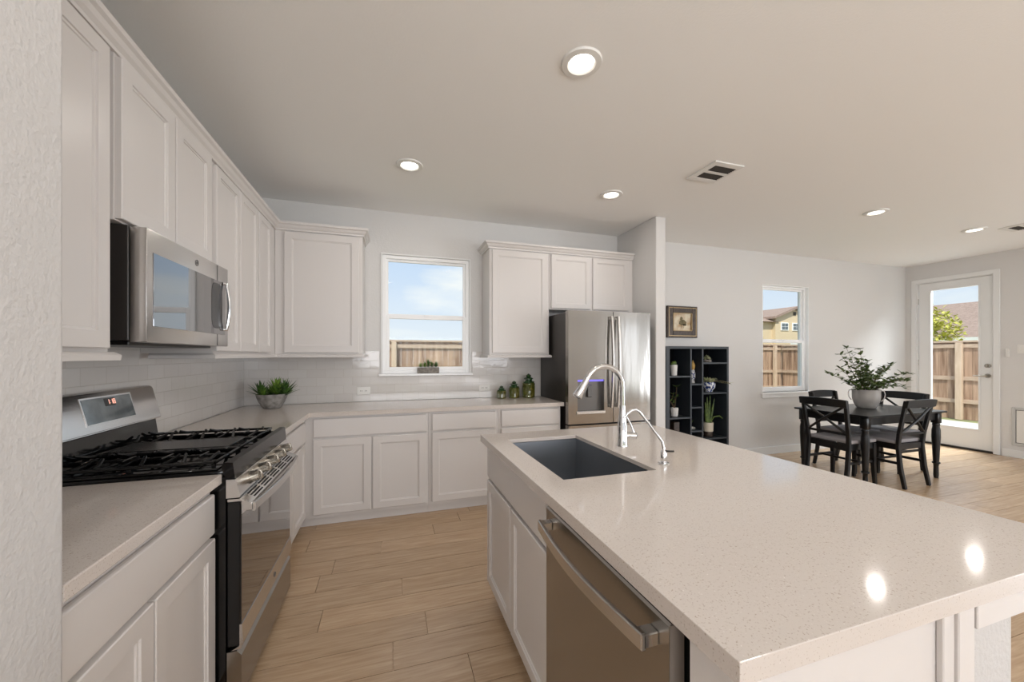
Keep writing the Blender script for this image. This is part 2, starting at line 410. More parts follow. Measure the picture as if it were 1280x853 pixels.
# floor: planks
pw = 0.175; fm = MB(); lay = fm.bm.loops.layers.color.new('plank')
known = {-1: .336, 0: .011, 1: .174, 2: -.342, 3: .065, 5: -.348, 6: -.061, 7: .322, 8: .549}
k0 = int(math.floor((YS - 1.725) / pw)); k1 = int(math.ceil((YB + .1 - 1.725) / pw))
for k in range(k0, k1):
    y0 = 1.725 + k * pw; y1 = y0 + pw
    y0c = max(y0, YS); y1c = min(y1, YB + .05)
    x = (known[k] if k in known else random.uniform(-.6, .5))
    while x > XL: x -= random.choice([1.05, 1.22, 1.22])
    while x < XR:
        ln = 1.22 if k not in known else 1.22
        x0 = max(x, XL); x1 = min(x + ln, XR)
        # keep the seams seen in the photo
        if k in known and x < known[k] - 1e-3 < x + ln: x1 = known[k]; nx = known[k]
        else: nx = x + ln
        if x1 > x0 + .01:
            nb = len(fm.bm.faces)
            g = 0.0016
            fm.box(x0 + g, x1 - g, y0c + g, y1c - g, -0.012, 0.0)
            fm.bm.faces.ensure_lookup_table(); c = random.random()
            for f in fm.bm.faces[nb:]:
                for lp in f.loops: lp[lay] = (c, c, c, 1)
        x = nx
nb = len(fm.bm.faces)
fm.box(XL - .1, XR + .1, YS - .1, YB + .1, -0.12, -0.0105)
fl = struct('floor', fm, M['floor'], 'light oak wood-look plank floor running across the room', 'floor')
struct('ceiling', MB().box(XL - .12, XR + .12, YS - .16, YB + .16, CZ, CZ + .12), M['ceiling'], 'flat off-white textured ceiling over kitchen and dining area', 'ceiling')
struct('wall_left', MB().box(XL - .12, XL, YS, YB, 0, CZ), M['wall'], 'left kitchen wall behind the range and upper cabinets')
# right wall with door hole
DY0, DY1, DZ1 = 2.995, 3.825, 2.495
struct('wall_right', MB().box(XR, XR + .16, YS, -3.0, 0, CZ).box(XR, XR + .16, -.5, DY0, 0, CZ).box(XR, XR + .16, -3.0, -.5, 2.4, CZ).box(XR, XR + .16, -3.0, -.5, 0, .1).box(XR, XR + .16, DY1, YB + .16, 0, CZ).box(XR, XR + .16, DY0, DY1, DZ1, CZ), M['wall'], 'right dining room wall holding the glazed patio door')
SW = [(-.85, 3.45, .35, 2.45), (6.93, 7.77, .30, 2.4)]
wall_y('wall_front', YS - .16, YS, XL - .12, XR + .12, SW, M['wall'], 'wall behind the viewpoint with living room windows')
# stub wall next to the viewpoint
struct('wall_stub', MB().box(XL + .002, -.598, .815, .966, 0, CZ - .002, .012, 3), M['wall_near'], 'textured white wall end at the left edge of the view')
struct('wall_partition', MB().box(2.566, 2.683, 3.25, YB - .002, 0.001, CZ - .002, .008, 2), M['wall'], 'short white wall end beside the refrigerator')
def bb(name, boxes, label):
    mb = MB()
    for b in boxes: mb.box(*b)
    return struct(name, mb, M['trim'], label, 'baseboard')
bb('baseboard_back', [(2.69, XR - .002, YB - .015, YB - .001, 0.001, .10)], 'white baseboard along the dining room back wall')
bb('baseboard_right', [(XR - .015, XR - .001, -.48, 2.925, 0.001, .10)], 'white baseboard right of the patio door')
# backsplash tile panels
struct('trim_1', MB().box(XL + .001, XL + .009, .97, YB - .010, .916, 1.40), M['tile_y'], 'white subway tile backsplash behind the range', 'tile backsplash')
bs = MB(); KX0, KX1 = KW[0] - .03, KW[1] + .03
bs.box(XL + .010, KX0, YB - .009, YB - .001, .916, 1.400).box(KX0, KX1, YB - .009, YB - .001, .916, KW[2] - .02).box(KX1, 1.625, YB - .009, YB - .001, .916, 1.400)
struct('trim_2', bs, M['tile_x'], 'white subway tile backsplash under the kitchen window', 'tile backsplash')

# ------------------------------------------------------------------ windows
def window(name, X0, X1, Z0, Z1, mid, label, casing):
    t = sthing(name, ((X0+X1)/2, YB, Z0), label, 'window')
    ya, yb = (YB + .012, YB + .072) if casing else (YB + .045, YB + .105)
    fw = .034
    f = MB()
    f.box(X0, X0+fw, ya, yb, Z0, Z1, .003).box(X1-fw, X1, ya, yb, Z0, Z1, .003).box(X0+fw, X1-fw, ya, yb, Z1-fw, Z1, .003).box(X0+fw, X1-fw, ya, yb, Z0, Z0+fw, .003)
    f.build('window_frame', M['vinyl'], t)
    a0, a1 = X0+fw, X1-fw
    s = MB(); sw = .022   # upper sash
    zc = mid
    s.box(a0, a0+sw, ya+.03, yb-.005, zc, Z1-fw).box(a1-sw, a1, ya+.03, yb-.005, zc, Z1-fw).box(a0+sw, a1-sw, ya+.03, yb-.005, Z1-fw-sw, Z1-fw).box(a0+sw, a1-sw, ya+.03, yb-.005, zc, zc+sw)
    us = s.build('upper_sash', M['vinyl'], t)
    MB().box(a0+sw, a1-sw, ya+.04, ya+.046, zc+sw, Z1-fw-sw).build('glass_pane', M['glass'], us)
    s = MB(); sw2 = .032   # lower sash
    s.box(a0, a0+sw2, ya+.002, ya+.028, Z0+fw, zc+.01, .003).box(a1-sw2, a1, ya+.002, ya+.028, Z0+fw, zc+.01, .003).box(a0+sw2, a1-sw2, ya+.002, ya+.028, Z0+fw, Z0+fw+sw2, .003).box(a0+sw2, a1-sw2, ya+.002, ya+.028, zc-.028, zc+.01, .003)
    ls = s.build('lower_sash', M['vinyl'], t)
    MB().box(a0+sw2, a1-sw2, ya+.012, ya+.018, Z0+fw+sw2, zc-.028).build('glass_pane', M['glass'], ls)
    MB().box((X0+X1)/2-.03, (X0+X1)/2+.03, ya-.008, ya+.002, zc-.002, zc+.018, .003).build('sash_lock', M['vinyl'], t)
    sl = MB().box(X0-.035, X1+.035, YB-.03, YB-.001, Z0-.022, Z0, .004)
    sl.box(X0+.001, X1-.001, YB-.001, ya, Z0-.012, Z0)
    sl.build('window_sill', M['vinyl'], t)
    if not casing:
        MB().box(X0, X0+.008, YB-.001, ya, Z0, Z1).box(X1-.008, X1, YB-.001, ya, Z0, Z1).box(X0+.008, X1-.008, YB-.001, ya, Z1-.008, Z1).build('jamb_liner', M['vinyl'], t)
    if casing:
        c = MB(); q = .014
        c.box(X0-q, X0, YB-.009, YB-.001, Z0, Z1+q, .002).box(X1, X1+q, YB-.009, YB-.001, Z0, Z1+q, .002).box(X0-q, X1+q, YB-.010, YB-.001, Z1, Z1+q, .002)
        c.build('window_casing', M['trim'], t)
    else:
        MB().box(X0-.02, X1+.02, YB-.018, YB-.001, Z0-.075, Z0-.022, .003).build('apron', M['trim'], t)
    return t
window('window_1', *KW[:2], KW[2], KW[3], 1.752, 'kitchen window above the back counter with a planter on its sill', True)
window('window_2', *DW[:2], DW[2], DW[3], 1.565, 'tall dining window looking onto a fence and tan house', False)

# ------------------------------------------------------------------ patio door
d = sthing('door_1', (XR, 3.41, 0), 'white patio door with one tall clear glass panel', 'door')
y0, y1, z0, z1 = 3.022, 3.796, .028, 2.472; gy0, gy1, gz0, gz1 = 3.158, 3.656, .315, 2.355
xa, xb = XR + .02, XR + .062
s = MB(); s.box(xa, xb, y0, gy0, z0, z1).box(xa, xb, gy1, y1, z0, z1).box(xa, xb, gy0, gy1, gz1, z1).box(xa, xb, gy0, gy1, z0, gz0)
sl = s.build('door_slab', M['trim'], d)
q = MB(); e_ = .022
for (a, b, c_, d_) in ((gy0-e_, gy0, gz0-e_, gz1+e_), (gy1, gy1+e_, gz0-e_, gz1+e_), (gy0, gy1, gz1, gz1+e_), (gy0, gy1, gz0-e_, gz0)):
    q.box(xa-.008, xa, a, b, c_, d_, .003)
q.build('glass_bead', M['trim'], sl)
MB().box(xa+.015, xa+.022, gy0, gy1, gz0, gz1).build('glass_pane', M['glass'], sl)
hm = MB(); hm.cyl((xa, 3.066, 1.075), (xa-.012, 3.066, 1.075), .030).cyl((xa-.012, 3.066, 1.075), (xa-.05, 3.066, 1.075), .011)
hm.tube([(xa-.048, 3.062, 1.075), (xa-.052, 3.10, 1.073), (xa-.05, 3.19, 1.070)], [.011, .009, .007])
hm.build('door_handle', M['nickel'], sl, True)
hm = MB(); hm.cyl((xa, 3.066, 1.215), (xa-.016, 3.066, 1.215), .030).box(xa-.034, xa-.016, 3.060, 3.072, 1.200, 1.230, .003)
hm.build('deadbolt', M['nickel'], sl, True)
for z in (.3, 1.25, 2.2):
    MB().cyl((xa-.008, 3.803, z-.045), (xa-.008, 3.803, z+.045), .007).build('hinge', M['nickel'], d, True)
MB().box(XR-.005, XR+.13, DY0+.002, DY1-.002, 0.001, .022).build('threshold', M['black'], d)
j = MB(); j.box(XR+.005, XR+.15, DY0+.001, y0-.004, .022, DZ1-.001).box(XR+.005, XR+.15, y1+.004, DY1-.001, .022, DZ1-.001).box(XR+.005, XR+.15, y0-.004, y1+.004, z1+.004, DZ1-.001)
j.build('door_jamb', M['trim'], d)
cz = MB(); cw = .065; px = XR - .018
cz.box(px, XR-.001, DY0-cw+.015, DY0+.012, .001, 2.545, .004).box(px, XR-.001, DY1-.012, DY1+cw-.015, .001, 2.545, .004).box(px+.001, XR-.001, DY0-.01, DY1+.01, DZ1-.01, 2.545, .004)
cz.build('door_casing', M['trim'], d)

# ------------------------------------------------------------------ ceiling lights and vents
cans = [(.879, 1.656, 'recessed ceiling light nearest the viewer, the biggest in view'), (.136, 2.932, 'recessed ceiling light nearest the left-hand upper cabinets'),
        (1.847, 2.933, 'recessed ceiling light in front of the refrigerator cabinets'), (4.56, 2.502, 'recessed ceiling light above the dining area, left of its partner'),
        (6.25, 2.516, 'recessed ceiling light nearest the patio door')]
hidden = [(-.0, .35), (2.0, .35), (4.55, .2), (6.3, .2), (2.6, -2.0), (4.55, -2.2), (6.3, -2.2)]  # unseen downlights, added for the light they give
def can(i, x, y, label, sc=1.0):
    t = thing('recessed_light', (x, y, CZ - .012), label, 'ceiling light', 'recessed ceiling downlights')
    tr = MB(); n = 36; R = Vector
    prof = [(.058, -.004), (.068, -.013), (.094, -.010), (.098, -.0005), (.058, -.0005)]
    rows = [tr.ring((x, y, CZ + z), Vector((1,0,0)), Vector((0,1,0)), r, n) for r, z in prof]
    for a in range(len(prof)):
        b = (a + 1) % len(prof)
        for k in range(n):
            jn = (k + 1) % n; tr.bm.faces.new((rows[a][k], rows[a][jn], rows[b][jn], rows[b][k]))
    tr.build('trim_ring', M['plastic'], t, True)
    MB().lathe((x, y, CZ - .012), [(.056, 0.010), (.057, .003), (.040, -.001), (.001, -.003)], 32).build('lens', M['lens'], t, True)
    ld = bpy.data.lights.new('downlight', 'AREA'); lo = bpy.data.objects.new('downlight', ld); COL.objects.link(lo)
    ld.shape = 'DISK'; ld.size = .085; ld.energy = CAN_POWER * sc; ld.color = (1.0, .94, .875)
    lo.location = (x, y, CZ - .022); 
for i, (x, y, lb) in enumerate(cans): can(i, x, y, lb)
for i, (x, y) in enumerate(hidden):
    can(i, x, y, 'added recessed ceiling light out of view, row %s of the living area' % ('near the kitchen' if y > 0 else 'by the far windows'))
def vent(x0, x1, y0, y1, label, nlat):
    t = thing('ceiling_vent', ((x0+x1)/2, (y0+y1)/2, CZ-.012), label, 'vent')
    f = MB(); b = .05
    ym = (y0 + y1) / 2
    f.box(x0, x1, y0, y0+b, CZ-.010, CZ-.0005, .002).box(x0, x1, y1-b, y1, CZ-.010, CZ-.0005, .002).box(x0, x0+b, y0+b, y1-b, CZ-.010, CZ-.0005, .002).box(x1-.02, x1, y0+b, y1-b, CZ-.010, CZ-.0005, .002)
    f.box(x0+b, x1-.02, ym-.014, ym+.014, CZ-.010, CZ-.0005)
    f.build('register_frame', M['plastic'], t)
    MB().box(x0+b, x1-.02, y0+b, y1-b, CZ-.0018, CZ-.0006).build('duct_opening', M['ventdk'], t)
    s = MB()
    for (a, c) in ((y0+b, ym-.014), (ym+.014, y1-b)):
        k = 5
        for q in range(k):
            yy = a + (q + .5) * (c - a) / k
            s.prism([(yy-.004, CZ-.003), (yy+.004, CZ-.009), (yy+.005, CZ-.008), (yy-.003, CZ-.002)], x0+b, x1-.02, 'x')
    s.build('louvers', M['ventdk'], t)  # dark material puts the shade of the duct into the louvers
vent(2.245, 2.515, 2.19, 2.48, 'rectangular ceiling vent between kitchen and dining lights', 5)
vent(6.45, 6.75, 2.13, 2.42, 'small ceiling vent at the right edge near the patio door', 5)

# ------------------------------------------------------------------ cabinetry
def front_M(face, pos):
    """local frame: u along width, v = z, n = outward.  face: '+x' (left run), '-y' (back run), '-x' (island)"""
    return {'+x': Matrix(((0,0,1,pos),(1,0,0,0),(0,1,0,0),(0,0,0,1))),
            '-y': Matrix(((1,0,0,0),(0,0,-1,pos),(0,1,0,0),(0,0,0,1))),
            '-x': Matrix(((0,0,-1,pos),(1,0,0,0),(0,1,0,0),(0,0,0,1)))}[face]
def shaker(face, pos, u0, u1, v0, v1, parent, name='door', st=.056, th=.02, rec=.010):
    mb = MB(); mb.M = front_M(face, pos)
    b = .003; ch = .006
    def rect(a0, a1, b0, b1, n): return [mb._v(p) for p in ((a0,b0,n),(a1,b0,n),(a1,b1,n),(a0,b1,n))]
    R = [rect(u0,u1,v0,v1,0), rect(u0,u1,v0,v1,th-b), rect(u0+b,u1-b,v0+b,v1-b,th), rect(u0+st,u1-st,v0+st,v1-st,th),
         rect(u0+st+.002,u1-st-.002,v0+st+.002,v1-st-.002,th-.005), rect(u0+st+ch+.002,u1-st-ch-.002,v0+st+ch+.002,v1-st-ch-.002,th-.006),
         rect(u0+st+ch+.004,u1-st-ch-.004,v0+st+ch+.004,v1-st-ch-.004,th-rec)]
    for A, B in zip(R, R[1:]):
        for i in range(4):
            jn = (i + 1) % 4; mb.bm.faces.new((A[i], A[jn], B[jn], B[i]))
    mb.bm.faces.new(R[0][::-1]); mb.bm.faces.new(R[-1])
    return mb.build(name, M['cab'], parent)
def slab(face, pos, u0, u1, v0, v1, parent, name='drawer', th=.02, bev=.006):
    mb = MB(); mb.M = front_M(face, pos)
    mb.box(u0, u1, v0, v1, 0, th, bev, 2)
    return mb.build(name, M['cab'], parent)
def cabinet(name, loc, label, bodyboxes, group=None, toe=None):
    t = thing(name, loc, label, 'cabinet', group)
    mb = MB()
    for b in bodyboxes: mb.box(*b)
    mb.build('cabinet_body', M['cab'], t)
    if toe: MB().box(*toe).build('toe_kick', M['cab'], t)
    return t
FX = -.92     # face frame plane of left uppers, doors stand .02 proud
UB, UT = 1.372, 2.412
g = 'upper kitchen cabinets'
c = cabinet('upper_cabinet', (-1.08, 1.31, UB), 'tall white upper cabinet beside the near wall end, left of the microwave', [(XL+.010, FX, .970, 1.662, UB, UT)], g)
shaker('+x', FX, .985, 1.305, UB+.012, UT-.012, c); shaker('+x', FX, 1.315, 1.640, UB+.012, UT-.012, c)
c = cabinet('upper_cabinet', (-1.08, 2.06, 1.83), 'short white upper cabinet directly above the microwave', [(XL+.002, FX+.006, 1.680, 2.398, 1.832, UT)], g)
shaker('+x', FX+.006, 1.684, 2.032, 1.838, UT-.012, c, th=.022); shaker('+x', FX+.006, 2.044, 2.390, 1.838, UT-.012, c, th=.022)
c = cabinet('upper_cabinet', (-1.08, 2.8, UB), 'white upper cabinet to the right of the microwave, left wall', [(XL+.010, FX, 2.470, 3.168, UB, UT), (XL+.002, FX, 2.402, 2.468, 1.84, UT)], g)
shaker('+x', FX, 2.472, 2.815, UB+.012, UT-.012, c, st=.05); shaker('+x', FX, 2.822, 3.155, UB+.012, UT-.012, c, st=.05)
c = cabinet('upper_cabinet', (-1.08, 3.4, UB), 'narrow white corner upper cabinet ending the left run', [(XL+.010, FX, 3.172, 3.640, UB, UT), (XL+.010, FX-.002, 3.64, YB-.012, UB, UT)], g)
shaker('+x', FX, 3.178, 3.475, UB+.012, UT-.012, c, st=.05)
FY = 3.64
c = cabinet('upper_cabinet', (-.57, 3.8, UB), 'white single-door upper cabinet left of the kitchen window', [(FX+.002, -.236, FY, YB-.012, UB, UT)], g)
shaker('-y', FY, -.847, -.266, UB+.012, UT-.012, c, st=.058)
c = cabinet('upper_cabinet', (1.24, 3.8, UB), 'tall white upper cabinet right of the kitchen window', [(.925, 1.556, FY, YB-.012, UB-.005, UT)], g)
shaker('-y', FY, .952, 1.535, UB+.012, UT-.012, c, st=.058)
c = cabinet('upper_cabinet', (2.03, 3.8, 1.835), 'short white two-door upper cabinet above the refrigerator', [(1.560, 2.562, FY, YB-.002, 1.835, UT)], g)
shaker('-y', FY, 1.578, 2.030, 1.848, UT-.012, c, st=.05); shaker('-y', FY, 2.058, 2.500, 1.848, UT-.012, c, st=.05)
# crown moulding: profile (outward offset, z)
CP = [(0.0, 2.412), (.014, 2.412), (.016, 2.424), (.028, 2.436), (.036, 2.452), (.048, 2.460), (.050, 2.478), (0.0, 2.478)]
tag(MB().sweep([(FX, .970), (FX, FY), (-.236, FY), (-.236, YB-.002)], CP).build('crown_molding', M['cab']), 'white crown molding capping the left and corner upper cabinets', 'molding', 'crown moldings on the uppers')
tag(MB().sweep([(.925, YB-.002), (.925, FY), (2.560, FY)], CP).build('crown_molding', M['cab']), 'white crown molding capping the cabinets over the refrigerator', 'molding', 'crown moldings on the uppers')
# light rail under the uppers
LP = [(.002, 1.343), (.024, 1.343), (.026, 1.360), (.020, 1.366), (.012, 1.3715), (0.002, 1.3715)]
def rail(path, label):
    tag(MB().sweep(path, [(o-.03 if o < .003 else o-.004, z) for o, z in LP]).build('light_rail', M['cab']), label, 'molding', 'light rails under the uppers')
rail([(FX, .972), (FX, 1.672), (FX-.27, 1.672)], 'white light rail below the near left upper cabinet')
rail([(FX-.27, 2.466), (FX, 2.466), (FX, FY), (-.236, FY), (-.236, YB-.012)], 'white light rail below the corner upper cabinets')
LP2 = [(o, z-.005) for o, z in LP]; LP = LP2
rail([(.925, YB-.012), (.925, FY), (1.560, FY), (1.560, YB-.14)], 'white light rail below the cabinet right of the window')

# base cabinets
BT = .876; BX = -.64; gB = 'base kitchen cabinets'
c = cabinet('base_cabinet', (-.9, 1.33, 0), 'white base cabinet in the near left corner, between wall end and range', [(XL+.002, BX, .969, 1.695, .10, BT)], gB, (XL+.01, BX-.06, .970, 1.694, .001, .10))
slab('+x', BX, .985, 1.688, .698, .846, c)
shaker('+x', BX, .985, 1.303, .115, .680, c, st=.058); shaker('+x', BX, 1.312, 1.690, .115, .680, c, st=.058)
c = cabinet('base_cabinet', (-.9, 2.9, 0), 'white base cabinet between range and inner corner', [(XL+.002, BX, 2.466, 3.345, .10, BT)], gB, (XL+.01, BX-.06, 2.467, 3.40, .001, .10))
slab('+x', BX, 2.480, 3.275, .698, .846, c); shaker('+x', BX, 2.480, 2.872, .115, .680, c); shaker('+x', BX, 2.882, 3.275, .115, .680, c)
BY = 3.345
c = cabinet('base_cabinet', (-.15, 3.65, 0), 'white two-door base cabinet at the corner of the back wall', [(BX+.002, .310, BY, YB-.002, .075, BT)], gB, (BX-.05, .310, BY+.04, YB-.02, .001, .075))
slab('-y', BY, -.578, .290, .712, .858, c); shaker('-y', BY, -.578, -.150, .102, .696, c); shaker('-y', BY, -.138, .290, .102, .696, c)
c = cabinet('base_cabinet', (.62, 3.65, 0), 'white single-door base cabinet beneath the window, partly behind the island', [(.312, .930, BY, YB-.002, .075, BT)], gB, (.312, .930, BY+.04, YB-.02, .001, .075))
slab('-y', BY, .340, .906, .712, .858, c); shaker('-y', BY, .340, .906, .102, .696, c)
c = cabinet('base_cabinet', (1.24, 3.65, 0), 'white base cabinet beside the refrigerator, under the green jars', [(.932, 1.548, BY, YB-.002, .075, BT)], gB, (.932, 1.548, BY+.04, YB-.02, .001, .075))
slab('-y', BY, .958, 1.524, .712, .858, c); shaker('-y', BY, .958, 1.524, .102, .696, c)
# worktops
CT0, CT1 = .878, .914
tag(MB().box(XL+.010, -.603, .968, 1.699, CT0, CT1, .003, 2).build('countertop', M['quartz']), 'pale quartz worktop in the near left corner before the range', 'countertop', 'quartz countertops')
ct = MB()
pl = [(XL+.010, 2.462), (-.603, 2.462), (-.603, 3.306), (1.572, 3.306), (1.572, YB-.010), (XL+.010, YB-.010)]
ct.prism(pl, CT0, CT1, 'z'); bmesh.ops.bevel(ct.bm, geom=list(ct.bm.edges), offset=.003, segments=2, affect='EDGES', profile=.5)
tag(ct.build('countertop', M['quartz']), 'L-shaped pale quartz worktop running round the kitchen corner', 'countertop', 'quartz countertops')

# ------------------------------------------------------------------ island
t = thing('kitchen_island', (.85, 1.3, 0), 'white kitchen island cabinetry holding the sink and dishwasher', 'island')
IX = .53
b = MB(); b.box(IX, 1.125, 1.205, 1.225, .10, BT).box(IX, 1.125, 2.06, 2.078, .10, BT).box(IX, 1.125, 1.225, 2.06, .10, .12).box(IX, IX+.02, 1.225, 2.06, .12, BT).box(1.105, 1.125, .60, 2.06, .10, BT)
b.build('cabinet_body', M['cab'], t)
b = MB(); b.box(.508, 1.095, .458, .552, .0015, BT)
b.box(.509, .575, .449, .458, .0015, BT-.002, .002).box(1.008, 1.043, .446, .458, .0015, BT-.002, .002).box(1.043, 1.095, .440, .458, .0015, BT-.002, .002)
b.build('end_panel', M['cab'], t)
MB().box(1.100, 1.56, .438, .4595, .820, BT-.0005, .002).build('support_apron', M['cab'], t)
MB().box(IX+.07, 1.09, .60, 2.06, .001, .10).build('toe_kick', M['cab'], t)
slab('-x', IX, 1.216, 2.056, .695, .862, t, 'false_drawer_front'); shaker('-x', IX, 1.216, 1.628, .118, .676, t, st=.05); shaker('-x', IX, 1.638, 2.056, .118, .676, t, st=.05)
struct('wall_knee', MB().box(1.127, 1.286, .461, 2.078, .001, BT-.001, .006, 2), M['wall_near'], 'low textured knee wall carrying the island overhang')
# island worktop with sink cut-out
SX0, SX1, SY0, SY1 = .592, .990, 1.250, 1.932
ct = MB(); X0, X1, Y0_, Y1_ = .483, 1.605, .428, 2.105
xs = [X0, SX0, SX1, X1]; ys = [Y0_, SY0, SY1, Y1_]
gt = {}; gb = {}
for i, x in enumerate(xs):
    for jn, y in enumerate(ys):
        gt[i, jn] = ct._v((x, y, CT1)); gb[i, jn] = ct._v((x, y, .896 if (i in (1, 2) and jn in (1, 2)) else CT0))
for i in range(3):
    for jn in range(3):
        if (i, jn) == (1, 1): continue
        ct.bm.faces.new((gt[i,jn], gt[i+1,jn], gt[i+1,jn+1], gt[i,jn+1])); ct.bm.faces.new((gb[i,jn], gb[i,jn+1], gb[i+1,jn+1], gb[i+1,jn]))
def wallq(a, b_): ct.bm.faces.new((gt[a], gb[a], gb[b_], gt[b_]))
for i in range(3):
    wallq((i,0),(i+1,0)); wallq((i,3),(i+1,3)); wallq((0,i),(0,i+1)); wallq((3,i),(3,i+1))
wallq((1,1),(2,1)); wallq((1,2),(2,2)); wallq((1,1),(1,2)); wallq((2,1),(2,2))
bmesh.ops.recalc_face_normals(ct.bm, faces=ct.bm.faces)
es = [e for e in ct.bm.edges if len(e.link_faces) == 2 and e.calc_face_angle(0) > 1.0 and max(v.co.z for v in e.verts) > .9]
bmesh.ops.bevel(ct.bm, geom=es, offset=.0014, segments=2, affect='EDGES', profile=.5)
tag(ct.build('countertop', M['quartz']), 'large pale quartz island worktop with the sink cut into it', 'countertop', 'quartz countertops')
# sink
t = thing('kitchen_sink', ((SX0+SX1)/2, (SY0+SY1)/2, .66), 'dark undermount single-bowl sink set in the island', 'sink')
s = MB(); zt = .8925; zb = .665; o_ = .004; ww = .008
a = (SX0-o_, SX1+o_, SY0-o_, SY1+o_)
outer = [s._v(p) for p in ((a[0]-ww,a[2]-ww,zb-ww),(a[1]+ww,a[2]-ww,zb-ww),(a[1]+ww,a[3]+ww,zb-ww),(a[0]-ww,a[3]+ww,zb-ww))]
otop = [s._v(p) for p in ((a[0]-ww,a[2]-ww,zt),(a[1]+ww,a[2]-ww,zt),(a[1]+ww,a[3]+ww,zt),(a[0]-ww,a[3]+ww,zt))]
itop = [s._v(p) for p in ((a[0],a[2],zt),(a[1],a[2],zt),(a[1],a[3],zt),(a[0],a[3],zt))]
ibot = [s._v(p) for p in ((a[0]+.006,a[2]+.006,zb),(a[1]-.006,a[2]+.006,zb),(a[1]-.006,a[3]-.006,zb),(a[0]+.006,a[3]-.006,zb))]
for A, B in ((outer, otop), (otop, itop), (itop, ibot)):
    for i in range(4):
        jn = (i + 1) % 4; s.bm.faces.new((A[i], A[jn], B[jn], B[i]))
s.bm.faces.new(outer[::-1]); s.bm.faces.new(ibot)
s.build('basin', M['sinkm'], t)
MB().lathe(((SX0+SX1)/2, (SY0+SY1)/2, zb+.0005), [(.057, 0), (.055, .004), (.040, .005), (.036, .001), (.002, .001)], 28).build('drain', M['chrome'], t, True)
# faucet
fx, fy = 1.086, 1.625
t = thing('kitchen_faucet', (fx, fy, CT1), 'tall chrome pull-down faucet arching over the island sink', 'faucet')
fb = MB(); fb.lathe((fx, fy, CT1+.0005), [(.027, 0), (.027, .006), (.024, .012), (.0235, .10), (.019, .14), (.0155, .17), (.0145, .20)], 24)
fb.build('faucet_base', M['chrome'], t, 60)
R = .102; zc = 1.205; cxx = fx - R
pts = [(fx, fy, 1.10), (fx, fy, 1.17)] + [(cxx + R*math.cos(an), fy - .0*an, zc + R*math.sin(an)) for an in [PI*k/14 for k in range(0, 13)]]
MB().tube(pts, .0128, 16).build('spout', M['chrome'], t, 60)
pe = Vector(pts[-1]); pd = (Vector(pts[-1]) - Vector(pts[-2])).normalized()
hd = MB(); hd.tube([pe, pe + pd*.02, pe + pd*.05, pe + pd*.098, pe + pd*.102], [.0132, .015, .0165, .0235, .021], 20)
hdo = hd.build('spray_head', M['chrome'], t, 60)
MB().tube([pe + pd*.035 + Vector((.018, -.004, 0)), pe + pd*.075 + Vector((.022, -.006, 0))], .006, 10).build('spray_button', M['steel_dk'], hdo, 60)
lv = MB(); lv.cyl((fx+.012, fy, .966), (fx+.062, fy-.02, .966), .0165, .0165, 20).cyl((fx+.062, fy-.02, .966), (fx+.068, fy-.022, .966), .0175, .012, 20)
lvo = lv.build('handle_hub', M['chrome'], t, 50)
MB().tube([(fx+.055, fy-.018, .975), (fx+.040, fy-.012, 1.02), (fx+.020, fy-.006, 1.058)], [.006, .0052, .0045], 10).build('lever', M['chrome'], lvo, True)
# small filtered water tap
wx, wy = 1.072, 1.310
t = thing('water_tap', (wx, wy, CT1), 'small slim chrome filtered water tap to the right of the main faucet', 'faucet')
MB().lathe((wx, wy, CT1+.0005), [(.023, 0), (.023, .003), (.010, .006), (.0125, .010), (.0125, .050), (.006, .056), (.0055, .07)], 20).build('tap_base', M['chrome'], t, 50)
pts = [(wx, wy, .975), (wx-.006, wy+.002, 1.005), (wx-.048, wy+.012, 1.062), (wx-.086, wy+.02, 1.112), (wx-.100, wy+.023, 1.130), (wx-.116, wy+.026, 1.139), (wx-.134, wy+.029, 1.136), (wx-.152, wy+.032, 1.122), (wx-.168, wy+.034, 1.104)]
MB().tube(pts, .0056, 12).build('spout', M['chrome'], t, True)
MB().tube([(wx, wy, .967), (wx+.012, wy-.012, .967), (wx+.030, wy-.026, .969)], [.0045, .004, .0035], 8).build('lever', M['black'], t, True)

# ------------------------------------------------------------------ dishwasher
t = thing('dishwasher', (.8, .895, 0), 'stainless dishwasher with a curved bar handle in the island', 'dishwasher')
MB().box(.56, 1.10, .602, 1.200, .03, .868).build('tub', M['gap'], t)
MB().box(.545, .565, .555, .600, .02, .872).build('side_shadow_gap', M['gap'], t)  # black box painted in for the shaded gap beside the door
dr = MB()
dr.prism([(.500, .848), (.505, .853), (.534, .853), (.534, .115), (.506, .115), (.500, .121)], .596, 1.190, 'y')
dro = dr.build('door', M['steel_h'], t)
MB().box(.515, .558, .602, 1.19, .856, .874).build('top_shadow_gap', M['gap'], t)  # black strip painted in for the dark gap above the door
MB().box(.5015, .5335, .5945, .596, .120, .850).build('lit_edge_plate', pm('lit_edge_grey', (150, 140, 132), .55, .2), dro)  # grey plate added so the door side looks lit instead of black
MB().box(.52, .556, .60, 1.19, .02, .112).build('kick_plate', M['steel_dk'], t)
